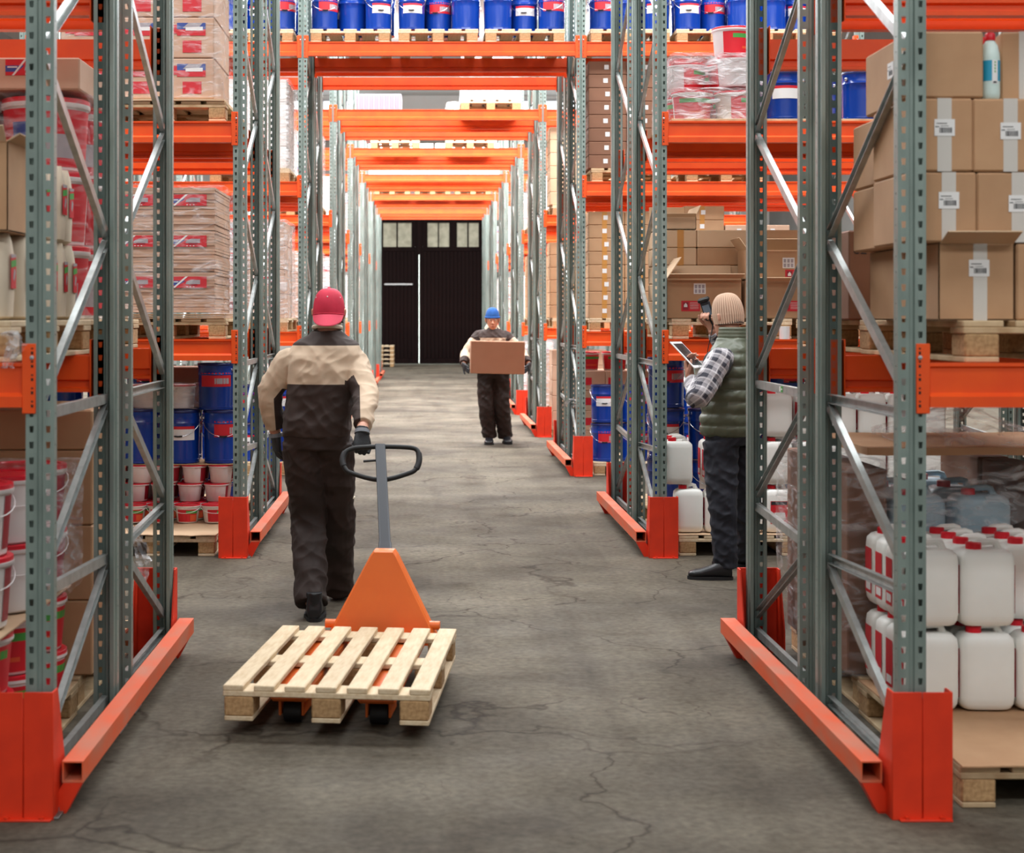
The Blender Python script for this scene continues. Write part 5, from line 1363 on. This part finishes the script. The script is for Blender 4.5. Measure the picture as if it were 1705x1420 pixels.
def bands1(co):
    zlo, zhi = 1.225, 1.43
    f = np.minimum(co[:, 2] - zlo, zhi - co[:, 2] + .10 * 0)
    for (a, b, c, sgn) in ((Ls, Le, Lw, -1), (Rs, Re, Rw, 1)):
        t1, d1 = seg_param(co, a, b); t2, d2 = seg_param(co, b, c)
        along = np.where(d1 < d2, t1, 1 + t2); dm = np.minimum(d1, d2)
        ax = np.array(a) * 0; inner = (co[:, 0] - np.where(d1 < d2, a[0] + (b[0] - a[0]) * np.clip(t1, 0, 1), b[0] + (c[0] - b[0]) * np.clip(t2, 0, 1))) * -sgn
        is_arm = (dm < .098) & (along > .12) & ((co[:, 0] - (a[0] - sgn * .035)) * sgn > -.0) 
        arm_f = np.minimum(along - .10, np.where(along > .62, .035 - (inner + .02 * (along - .62)), .2))
        arm_f = np.minimum(arm_f, 1.43 + .02 - co[:, 2])
        f = np.where(is_arm, arm_f, f)
    return f
j1 = jacket_mesh(pel, che, nec, S1, F1, ((Ls, Le, Lw), (Rs, Re, Rw)), .035)
link('jacket', remesh(j1, .006, [M['workwear']], 'jacket', 5, .009, (8, 8, 11), 3, {'band': bands1}), pr1)
def trousers_mesh(pel, S, F, legs, top=.06, r=(.115, .105, .095, .088, .086), wide=1.0):
    mb = MB()
    ring_loft(mb, [(pel + Z_ * top, S, F, .162 * wide, .125), (pel - Z_ * .03, S, F, .176 * wide, .142), (pel - Z_ * .10, S, F, .165 * wide, .130)], 28, 2.4)
    for (a, b, c) in legs:
        e = c + (b - c).normalized() * .03 + Vector((0, 0, -.035))
        limb(mb, [a + Z_ * .02, a + (b - a) * .5, b, b + (e - b) * .5, e], r, 20)
    return mb
t1_ = trousers_mesh(pel, S1, F1, ((Lh, Lk, La), (Rh, Rk, Ra)))
link('trousers', remesh(t1_, .006, [M['trouser_b']], 'trousers', 5, .011, (7, 7, 10), 9), pr1)
for (wp, d, n, sd, kw, nm) in ((Rw, Rd, Rn, -1, rgrip, 'r'), (Lw, Ld, Ln, 1, lrel, 'l')):
    g = MB(); add_hand(g, wp, d, n, sd, infl=.0035, **kw); go = link('glove', remesh(g, .0035, [M['glove']], 'glove', 2), pr1)
    s_ = MB(); dd = d.normalized(); s_.tube([Vector(wp) - dd * .004, Vector(wp) + dd * .016], [.038, .040], 20); obj('wrist_strap', s_, M['strap'], go)
for (wp, a) in ((Lw, Le), (Rw, Re)): pass
shoe(pr1, V3(523, 1037, 8.09) * Vector((1, 1, 0)) , Vector((V3(523, 1037, 8.09).x - .01, 8.37, 0)), w=.058, h=.115)
sh = Vector((V3(563, 990, 8.74).x, 8.72, .035)); shoe(pr1, sh, sh + Vector((.02, .265, -.035)), w=.056, h=.115)
# collar and backwards cap
P1f, r1, f1, u1 = hd1
mb = MB(); mb.tube([nec + (S1 * math.cos(a) * .072 + F1 * math.sin(a) * .07) + Z_ * (.035 - .01 * math.sin(a)) for a in [2 * PI * k / 24 for k in range(24)]], .013, 8, closed=True); obj('collar', mb, M['collar'], pr1)
def dome(mb, P, zb, zt, rw, rd, cy=-.006, n=36, rows=9, rip=None, tilt=0.0, kp=.75, bulge=0.0):
    V = []
    for i in range(rows + 1):
        t = i / rows; a = t * PI / 2; z = zb + (zt - zb) * math.sin(a); k_ = max(math.cos(a), .02) ** kp * (1 + bulge * math.sin(2 * a))
        for k in range(n):
            an = 2 * PI * k / n; rp_ = 1 + (rip(an, t) if rip else 0)
            V.append(P(math.cos(an) * rw * k_ * rp_, cy + math.sin(an) * rd * k_ * rp_, z + tilt * math.sin(an) * (1 - t)))
    F = [(i * n + k, i * n + (k + 1) % n, (i + 1) * n + (k + 1) % n, (i + 1) * n + k) for i in range(rows) for k in range(n)] + [tuple(rows * n + k for k in range(n))]
    mb.add(V, F, 0, True)
mb = MB(); dome(mb, P1f, -.012, .132, .086, .110, -.008, 72, 12, lambda an, t: -.014 * (abs(math.cos(3 * an)) ** 40) * (1 - t * .2), tilt=.0, kp=.6, bulge=.03)
mb.tube([P1f(math.cos(a) * .0855, -.008 + math.sin(a) * .109, -.012) for a in [2 * PI * k / 40 for k in range(40)]], .004, 6, closed=True)
cp = obj('cap', mb, M['cap_red'], pr1)
mb = MB(); V = []; nb = 16
for top in (0, 1):
    for j in range(6):
        for i in range(nb + 1):
            an = R(-158) + R(136) * i / nb; q = j / 5; rr = 1.0
            x = math.cos(an) * .085; y = -.008 + math.sin(an) * .109
            ext = .072 * q * (math.sin(PI * i / nb) ** .5 if 0 < i < nb else 0)
            V.append(P1f(x * (1 + .05 * q), y - ext * .62, -.012 - ext * .95 - .0 * q - (.004 if top == 0 else 0)))
W6 = nb + 1; F = []
for top in (0, 1):
    o_ = top * 6 * W6
    for j in range(5):
        for i in range(nb): F.append((o_ + j * W6 + i, o_ + j * W6 + i + 1, o_ + (j + 1) * W6 + i + 1, o_ + (j + 1) * W6 + i))
mb.add(V, F, 0, True)
mb.add([P1f(0, 0, 0)] * 3, [])
obj('brim', mb, M['cap_lt'], cp)
mb = MB(); ball(mb, P1f(0, -.012, .132), .009, 10); obj('button', mb, M['cap_lt'], cp)
for k in range(6):
    an = PI * (k + .5) / 3; mb = MB(); ball(mb, P1f(math.cos(an) * .074, -.010 + math.sin(an) * .094, .078), .0042, 8); obj('eyelet', mb, M['paper'], cp)
mb = MB(); dome(mb, P1f, -.05, .09, .079, .101, -.010, 30, 6); obj('hair', mb, M['hair'], pr1)
# thigh pocket trim
mb = MB(); c = Rh + (Rk - Rh) * .72; mb.tube([c + Vector((math.cos(a) * .100, math.sin(a) * .100, .012 * math.cos(a))) for a in [R(-100) + R(130) * k / 12 for k in range(13)]], .006, 6); obj('pocket_trim', mb, M['collar'], pr1)
# ---------------------------------------------------------------- carrier with the blue hat
pr2 = thing('person', 'person in blue knit hat and brown workwear carrying a kraft carton', 'person', (0, 0, 0))
Y2p = 19.5; F2 = Vector((0, -1, 0)); S2 = Vector((-1, 0, 0))   # S = his right
cx2 = .827
pel2, che2, nec2, hed2 = Vector((cx2 + .02, Y2p, .93)), Vector((cx2 + .01, Y2p + .0, 1.24)), Vector((cx2, Y2p, 1.445)), Vector((cx2 + .004, Y2p - .02, 1.545))
r2 = [(Vector((cx2 - .165, Y2p, 1.345)), Vector((cx2 - .32, Y2p - .06, 1.13)), Vector((.462, Y2p - .27, .995))), (Vector((cx2 + .165, Y2p, 1.345)), Vector((cx2 + .36, Y2p - .06, 1.13)), Vector((1.274, Y2p - .27, .995)))]
l2 = [(Vector((cx2 - .07, Y2p, .90)), Vector((cx2 - .075, Y2p - .05, .48)), Vector((.80, Y2p + .02, .09))), (Vector((cx2 + .10, Y2p, .90)), Vector((cx2 + .12, Y2p - .03, .48)), Vector((1.0, Y2p + .1, .09)))]
b2 = MB(); hd2 = full_body(b2, pel2, che2, nec2, hed2, S2, F2, r2, l2, face=(0, -1, -.06))
hk2 = [((r2[0][2], Vector((.28, -.8, -.35)), Vector((-1, -.3, 0)), 1)), ((r2[1][2], Vector((-.28, -.8, -.35)), Vector((1, -.3, 0)), -1))]
for (w, d, n, sd) in hk2: add_hand(b2, w, d, n, sd, curl=(4, 8, 8), thumb=(.7, .7, .1))
link('body', remesh(b2, .0055, [M['skin_t']], 'body', 2), pr2)
def bands2(co):
    f = np.minimum(co[:, 2] - 1.16, 1.325 - co[:, 2])
    for (a, b, c), sgn in ((r2[0], -1), (r2[1], 1)):
        t1, d1 = seg_param(co, a, b); t2, d2 = seg_param(co, b, c); al = np.where(d1 < d2, t1, 1 + t2); dm = np.minimum(d1, d2)
        arm = (dm < .10) & (al > .15) & ((co[:, 0] - (a[0] - sgn * .02)) * sgn > 0)
        f = np.where(arm, np.minimum(al - .3, 1.55 - al), f)
    return f
j2 = jacket_mesh(pel2, che2, nec2, S2, F2, r2, .0)
link('jacket', remesh(j2, .007, [M['workwear']], 'jacket', 4, .008, (8, 8, 11), 5, {'band': bands2}), pr2)
t2_ = trousers_mesh(pel2, S2, F2, l2, wide=1.02, r=(.118, .110, .098, .094, .092))
link('trousers', remesh(t2_, .007, [M['trouser_b']], 'trousers', 4, .010, (7, 7, 10), 4), pr2)
for (w, d, n, sd) in hk2:
    g = MB(); add_hand(g, w, d, n, sd, curl=(4, 8, 8), thumb=(.7, .7, .1), infl=.0035); link('glove', remesh(g, .004, [M['glove']], 'glove', 2), pr2)
shoe(pr2, Vector((.80, Y2p + .06, 0)), Vector((.775, Y2p - .22, 0)), w=.06, h=.115); shoe(pr2, Vector((1.0, Y2p + .15, .02)), Vector((1.03, Y2p - .13, 0)), w=.06, h=.115)
P2f, rr2, ff2, uu2 = hd2
face_parts(pr2, P2f, rr2, ff2, uu2, 1.0)
mb = MB(); dome(mb, P2f, .028, .158, .089, .110, -.008, 60, 9, lambda an, t: .012 * math.sin(30 * an) * (1 - t)); obj('knit_hat', mb, M['bean_b'], pr2)
mb = MB(); mb.tube([P2f(math.cos(a) * .087, -.008 + math.sin(a) * .108, .036) for a in [2 * PI * k / 36 for k in range(36)]], .012, 8, closed=True); obj('hat_cuff', mb, M['bean_b'], pr2)
mb = MB(); dome(mb, P2f, -.03, .09, .079, .100, -.016, 30, 6); hr = obj('hair', mb, M['hair'], pr2)
for v in hr.data.vertices:
    y = (v.co - hed2).dot(ff2)
    if y > .03: v.co = hed2 + (v.co - hed2) * .82
for sx in (-1, 1):
    mb = MB(); c = nec2 + F2 * .078 + Z_ * .0
    Vq = [nec2 + Vector((sx * .004, -.090, .0)), nec2 + Vector((sx * .062, -.092, -.045)), nec2 + Vector((sx * .098, -.055, .0)), nec2 + Vector((sx * .070, -.02, .045)), nec2 + Vector((sx * .045, -.066, .036))]
    Vq += [p + Vector((0, .014, 0)) for p in Vq]; n = 5
    mb.add(Vq, [tuple(range(n)), tuple(range(n, 2 * n))[::-1]] + [(i, (i + 1) % n, n + (i + 1) % n, n + i) for i in range(n)]); obj('collar', mb, M['collar'], pr2)
cbx = carton(.868 - .328, .868 + .328, 18.93, .36, .893, 1.288, 'plain kraft carton held by the worker in the blue hat', 'kraft_c', None)
cbx.rotation_euler = (0, R(1.2), 0)
m_ = MB(); m_.box(-.30, .30, .16, .20, .3955, .3965); obj('tape', m_, M['tape'], cbx)
# ---------------------------------------------------------------- stock taker in vest with tablet
pr3 = thing('person', 'person in olive padded vest, plaid shirt and beige knit hat holding a tablet', 'person', (0, 0, 0))
F3 = Vector((-.86, .5, 0)).normalized(); S3 = F3.cross(Z_)
pel3, che3, nec3, hed3 = V3(1213, 712, 9.55), V3(1220, 625, 9.54), V3(1221, 560, 9.56), V3(1211, 529, 9.62)
L3 = (V3(1199, 600, 9.36), V3(1163, 662, 9.22), V3(1150, 630, 9.36)); R3 = (V3(1246, 592, 9.72), V3(1228, 628, 10.0), V3(1186, 548, 9.92))
g3 = [(V3(1200, 742, 9.50), V3(1203, 845, 9.44), V3(1209, 944, 9.43)), (V3(1236, 742, 9.64), V3(1243, 845, 9.72), V3(1246, 925, 9.86))]
b3 = MB(); face3 = Vector((-.52, .82, -.16)).normalized()
hd3 = full_body(b3, pel3, che3, nec3, hed3, S3, F3, (L3, R3), g3, up=Vector((-.05, .1, 1)), face=face3, s=.98)
# tablet frame of reference
tc_ = (V3(1122, 575.8, 9.39) + V3(1167, 605.4, 9.39)) / 2
tu = Vector((.118, -.084, -.138)).normalized(); tv = Vector((.051, .117, .024)); tv = (tv - tu * tv.dot(tu)).normalized(); tn = tu.cross(tv)
if tn.y > 0: tn = -tn
ld3 = (tc_ - L3[2] + tu * .02 - tn * .02).normalized()
hk3 = dict(curl=(30, 35, 25), thumb=(.75, .35, -.75), tcurl=10)
add_hand(b3, L3[2], ld3, -tn, 1, **hk3)
rd3 = Vector((-.25, -.2, 1)).normalized(); rn3 = Vector((.55, .9, .1))
add_hand(b3, R3[2], rd3, rn3, 1, curl=(45, 60, 45), thumb=(.7, .5, -.4), tcurl=20)
link('body', remesh(b3, .005, [M['skin']], 'body', 3), pr3)
P3f, r3, f3, u3 = hd3
face_parts(pr3, P3f, r3, f3, u3, .98)
mb = MB(); dome(mb, P3f, -.05, .092, .079, .101, -.014, 30, 6); hr = obj('hair', mb, M['hair'], pr3)
for v in hr.data.vertices:
    y = (v.co - hed3).dot(f3)
    if y > .02: v.co = hed3 + (v.co - hed3) * .8
mb = MB(); dome(mb, P3f, -.012, .156, .087, .108, -.010, 320, 16, lambda an, t: -.055 * (abs(math.cos(20 * an)) ** 6) * (1 - t * .5), tilt=.012, kp=.66, bulge=.085)
def shade_grooves(mb, n, nf): 
    for i in range(nf):
        if (i % n) % 8 in (0, 7): mb.m[i] = 1
M['bean_shade'] = mat('beige_knit_groove_shade', srgb(160, 128, 106), .95)  # darker knit colour that paints shade into the rib grooves
shade_grooves(mb, 320, 16 * 320); ht = obj('knit_hat', mb, [M['bean_c'], M['bean_shade']], pr3)
mb = MB(); V = []; n = 320
for i, (z, k_) in enumerate(((-.042, .90), (-.043, .935), (-.02, .975), (.008, 1.01), (.018, 1.02), (.020, .97))):
    for k in range(n):
        an = 2 * PI * k / n; q = k_ * (1 - .05 * abs(math.cos(20 * an)) ** 6)
        V.append(P3f(math.cos(an) * .088 * q, -.010 + math.sin(an) * .109 * q, z + .012 * math.sin(an)))
mb.add(V, [(i * n + k, i * n + (k + 1) % n, (i + 1) * n + (k + 1) % n, (i + 1) * n + k) for i in range(5) for k in range(n)], 0, True); shade_grooves(mb, n, 5 * n); obj('hat_cuff', mb, [M['bean_c'], M['bean_shade']], pr3)
# plaid shirt
def plaid_mat():
    m = bpy.data.materials.new('plaid_flannel'); m.use_nodes = True; nt = m.node_tree; N = nt.nodes; L = nt.links; b = N['Principled BSDF']; b.inputs['Roughness'].default_value = .85
    def attr(k): a = N.new('ShaderNodeAttribute'); a.attribute_name = k; return a.outputs['Fac']
    def math_(op, a, v=None):
        x = N.new('ShaderNodeMath'); x.operation = op; L.new(a, x.inputs[0])
        if v is not None:
            if isinstance(v, float): x.inputs[1].default_value = v
            else: L.new(v, x.inputs[1])
        return x.outputs[0]
    def stripe(k, per, w, off=0.0):
        q = math_('ADD', attr(k), 10.0 + off); q = math_('MODULO', q, per); return math_('LESS_THAN', q, w)
    def col(a, bb, f):
        x = N.new('ShaderNodeMix'); x.data_type = 'RGBA'
        for kk, v in (('A', a), ('B', bb), ('Factor', f)):
            if isinstance(v, (tuple, float)): x.inputs[kk].default_value = v
            else: L.new(v, x.inputs[kk])
        return x.outputs['Result']
    base = srgb(176, 172, 176); dk = srgb(52, 52, 62)
    s1 = math_('MULTIPLY', stripe('pu', .062, .026), .5); s2 = math_('MULTIPLY', stripe('pv', .062, .026), .5)
    c = col(base, dk, math_('ADD', s1, s2))
    c = col(c, srgb(225, 222, 222), math_('MULTIPLY', stripe('pu', .062, .004, .03), .7)); c = col(c, srgb(225, 222, 222), math_('MULTIPLY', stripe('pv', .062, .004, .03), .7))
    L.new(c, b.inputs['Base Color']); return m
mb = MB(); ctr = (pel3 + nec3) / 2
ring_loft(mb, [(pel3 + Z_ * .06, S3, F3, .14, .10), (che3, S3, F3, .15, .11), (che3 + (nec3 - che3) * .6, S3, F3, .14, .09), (nec3, S3, F3, .07, .07), (nec3 + Z_ * .03, S3, F3, .068, .066)], 24, 2.3)
for (a, b, c), k_ in ((L3, 1.0), (R3, 1.0)):
    ce = b + (c - b) * .92; ball(mb, a, .074); limb(mb, [a + (che3 - a) * .2, a, (a + b) / 2, b, (b + ce) / 2, ce], [.07, .078 * k_, .076 * k_, .068, .057, .043], 18)
def pu3(co):
    t1, d1 = seg_param(co, L3[0], L3[1]); t2, d2 = seg_param(co, L3[1], L3[2]); l1 = (L3[1] - L3[0]).length; l2_ = (L3[2] - L3[1]).length
    return np.where(d1 <= d2, t1 * l1, l1 + t2 * l2_)
axv = ((L3[1] - L3[0]).normalized().cross(Vector((.3, -1, .1)))).normalized()
def pv3(co): return (co - np.array(L3[0])) @ np.array(axv)
M['plaid'] = plaid_mat()
link('shirt', remesh(mb, .0055, [M['plaid']], 'shirt', 4, .007, (9, 9, 12), 6, {'pu': pu3, 'pv': pv3}), pr3)
# quilted vest
mb = MB(); secs = []; zb, zt_ = pel3.z - .05, nec3.z - .01; nz = 60; up3 = nec3 - pel3
prof = [(0, .172, .145), (.1, .190, .165), (.45, .188, .160), (.7, .188, .152), (.84, .178, .132), (.93, .135, .108), (1.0, .098, .092)]
for i in range(nz + 1):
    t = i / nz; z = zb + (zt_ - zb) * t; c = pel3 + up3 * ((z - pel3.z) / up3.z)
    for q in range(len(prof) - 1):
        if prof[q][0] <= t <= prof[q + 1][0]:
            w_ = (t - prof[q][0]) / (prof[q + 1][0] - prof[q][0]); hw = prof[q][1] + (prof[q + 1][1] - prof[q][1]) * w_; hd = prof[q][2] + (prof[q + 1][2] - prof[q][2]) * w_; break
    qd = .018 * (abs(math.sin(PI * (z - zb) / .072)) ** .55 - .8) * min(1, (1 - t) * 8 + .1)
    secs.append((Vector((c.x, c.y, z)), S3, F3, hw + qd, hd + qd))
ring_loft(mb, secs, 36, 2.5)
vo_ = remesh(mb, .0055, [M['vest']], 'vest', 1, .0055, (10, 10, 9), 2)
vs = link('vest', vo_, pr3)
mb = MB()
for i in range(4): mb.tube([nec3 + Vector((0, 0, -.022 + i * .022)) + (S3 * math.cos(a) * (.090 - i * .004) + F3 * math.sin(a) * (.086 - i * .003)) for a in [2 * PI * k / 30 for k in range(30)]], .014, 8, closed=True)
me_ = remesh(mb, .005, [M['vest']], 'vest_collar', 2); link('vest_collar', me_, vs)
for (a, b, c), sg in ((L3, -1), (R3, 1)):   # black armhole binding
    dd = (b - a).normalized(); out = (S3 * sg); e1 = dd.cross(out).normalized()
    cc = a + out * .012 + dd * .03; u1_ = Z_; mb = MB()
    mb.tube([cc + out * (.0 + .012 * math.cos(an)) + e1 * math.cos(an + PI / 2) * .082 + (Z_ * .35 + dd * -.65).normalized() * math.sin(an + PI / 2) * .088 for an in [2 * PI * k / 30 for k in range(30)]], .010, 8, closed=True); obj('armhole_binding', mb, M['trim_b'], vs)
t3_ = trousers_mesh(pel3, S3, F3, g3, .05, (.108, .098, .084, .074, .070), .92)
link('trousers', remesh(t3_, .006, [M['navy']], 'trousers', 4, .010, (9, 9, 13), 7), pr3)
lt = V3(1218, 963, 9.42); shoe(pr3, Vector((1.845, 9.40, 0)), Vector((1.585, 9.44, 0)), w=.05); shoe(pr3, Vector((2.06, 9.87, 0)), Vector((1.84, 10.0, 0)), w=.05)
# tablet
tb = thing('tablet', 'white tablet with dark screen held by the worker in the vest', 'tablet', tc_)
q = Matrix((tu, tv, tn)).transposed()
mb = MB(); mb.rbox(-.112, .112, -.074, .074, -.004, .004, .003, 0, q.to_4x4()); obj('case', mb, M['white_pl'], tb)
mb = MB(); mb.box(-.092, .092, -.064, .064, .0042, .0048, 0, q.to_4x4()); obj('screen', mb, M['screen'], tb)
mb = MB(); mb.lathe([(.005, .0), (.005, .001), (0, .001)], 12); mb.v = [tuple(q @ (Vector(v) + Vector((.102, 0, .0042)))) for v in mb.v]; obj('button', mb, M['grey'], tb)
# handheld scanner
sp = V3(1178, 517, 9.88)
scn = thing('barcode_scanner', 'dark handheld scanner raised in front of the face of the worker in the vest', 'scanner', sp)
ax_ = Vector((.35, .12, -1)).normalized(); sd_ = Vector((.9, -.35, .25)); sd_ = (sd_ - ax_ * sd_.dot(ax_)).normalized(); dp = ax_.cross(sd_); q3 = Matrix((sd_, dp, ax_)).transposed().to_4x4()
mb = MB(); mb.rbox(-.030, .030, -.016, .016, -.062, .062, .008, 0, q3); obj('body', mb, M['jack_grey'], scn)
mb = MB(); mb.box(-.022, .022, -.0172, -.016, -.040, .030, 0, q3); mb.box(-.022, .022, .016, .0172, -.040, .030, 0, q3); obj('screen', mb, mat('bluish_screen', srgb(120, 140, 158), .15), scn)
mb = MB(); mb.rbox(-.040, .034, -.022, .022, -.086, -.058, .008, 0, q3); obj('scan_head', mb, M['black'], scn)
pts = [q3 @ Vector((0, 0, .06)), q3 @ Vector((0.004, 0, .10)), Vector((.02, -.02, -.15)), Vector((.0, -.02, -.24)), Vector((-.01, .0, -.34)), Vector((.05, -.02, -.42))]
mb = MB(); mb.tube(pts, [.008, .005, .0026, .0026, .0026, .0026], 8); obj('cable', mb, M['black'], scn)
# ================================================================== pallet truck and its pallet
YAW = R(-6.0)
jp = pallet_proto(7, .078, (M['wood'], M['block']), 'empty pale wooden pallet lying on the orange pallet truck in the aisle', .785, 1.15)
jp.location = (-.374, 5.84, .062); jp.rotation_euler = (0, 0, YAW)
pj = thing('pallet_truck', 'orange hand pallet truck with grey handle pulled by the worker in the red cap', 'pallet truck', (0, 0, 0))
JO = Vector((-.374, 5.84, 0)); jd = Vector((-math.sin(YAW), math.cos(YAW), 0)); jr = Vector((math.cos(YAW), math.sin(YAW), 0))
Tm = Matrix.Translation(JO) @ Matrix.Rotation(YAW, 4, 'Z')
for sx in (-1, 1):
    mb = MB(); x = sx * .17
    mb.rbox(x - .075, x + .075, .16, 1.30, .098, .148, .01, 0, Tm); f_ = obj('fork', mb, M['jack'], pj)
    mb = MB(); mb.lathe([(0, -.035), (.040, -.035), (.042, -.03), (.042, .03), (.040, .035), (0, .035)], 20); 
    mb.v = [tuple(Tm @ Vector((x + v[2], .25 + v[0], .043 + v[1]))) for v in mb.v]; obj('load_wheel', mb, M['rubber'], f_)
    mb = MB(); mb.rbox(x - .05, x - .04, .20, .38, .035, .1, .004, 0, Tm); mb.rbox(x + .04, x + .05, .20, .38, .035, .1, .004, 0, Tm); obj('wheel_fork', mb, M['jack'], f_)
# tapered upright cover
mb = MB(); y0, y1 = 1.23, 1.31
xo_ = .045
prof = [(-.245, .10), (.245, .10), (.245, .145), (.060, .495), (.045, .515), (-.045, .515), (-.060, .495), (-.245, .145)]
n = len(prof); Vv = []
for (yy, ins, lean) in ((y0, .012, 0), (y0 + .012, 0, 0), (y1, 0, 0)):
    for (x, z) in prof:
        k_ = 1 - ins / .25
        Vv.append(Tm @ Vector((x * k_ + xo_, yy + (z - .1) * .16, z - (ins * .6 if z > .4 else 0))))
mb.add(Vv, [tuple(range(n)), tuple(range(2 * n, 3 * n))[::-1]] + [(a * n + i, a * n + (i + 1) % n, (a + 1) * n + (i + 1) % n, (a + 1) * n + i) for a in (0, 1) for i in range(n)])
obj('frame_cover', mb, M['jack'], pj)
mb = MB(); mb.tube([Tm @ Vector((-.262 + xo_, 1.27, .185)), Tm @ Vector((.262 + xo_, 1.27, .185))], .020, 12); obj('cross_axle', mb, M['jack'], pj)
for sx in (-1, 1):
    mb = MB(); mb.lathe([(0, -.025), (.085, -.025), (.09, -.018), (.09, .018), (.085, .025), (0, .025)], 26)
    mb.v = [tuple(Tm @ Vector((sx * .05 + v[2] + xo_, 1.44 + v[0], .09 + v[1]))) for v in mb.v]; obj('steer_wheel', mb, M['rubber'], pj)
mb = MB(); c = Tm @ Vector((xo_, 1.41, 0)); mb.lathe([(.055, .16), (.06, .2), (.05, .3), (.045, .42), (0, .42)], 18, 0, c.x, c.y); obj('pump', mb, M['jack_grey'], pj)
A_ = V3(642, 925, 7.36); B_ = V3(633, 742, 7.86)
mb = MB(); t_ = (B_ - A_).normalized(); sd_ = Vector((1, 0, 0)); dp_ = t_.cross(sd_).normalized()
ring_loft(mb, [(A_ + (B_ - A_) * t, sd_, dp_, w_, .016) for t, w_ in ((0, .032), (.10, .032), (.105, .028), (1.0, .026))], 16, 7); sh_ = obj('shaft', mb, M['jack_grey'], pj)
def HY(y): return 7.86 - (y - 742) * .0016
LP = [(632, 743.5), (600, 745), (586, 747), (575, 753), (570.5, 765), (574, 779), (586, 788), (634, 799), (680, 788), (693, 780), (698, 766), (696, 752), (688, 746), (665, 744)]
cl = [V3(x, y, HY(y)) for x, y in LP]
Q = []
for i in range(len(cl)):
    p0, p1, p2, p3 = cl[i - 1], cl[i], cl[(i + 1) % len(cl)], cl[(i + 2) % len(cl)]
    for k in range(4):
        t = k / 4; Q.append(.5 * ((2 * p1) + (p2 - p0) * t + (2 * p0 - 5 * p1 + 4 * p2 - p3) * t * t + (-p0 + 3 * p1 - 3 * p2 + p3) * t ** 3))
mb = MB(); mb.tube(Q, .0125, 10, closed=True); hl = obj('handle_loop', mb, M['black'], pj)
for idx in ((3, 4, 5), (9, 10, 11)):
    mb = MB(); mb.tube([Q[k] for k in range(idx[0] * 4, idx[2] * 4)], .0155, 10); obj('grip_sleeve', mb, M['rubber'], hl)
mb = MB(); mb.tube([V3(605, 768, 7.83), V3(632, 766, 7.83)], .006, 8); obj('release_lever', mb, M['black'], hl)
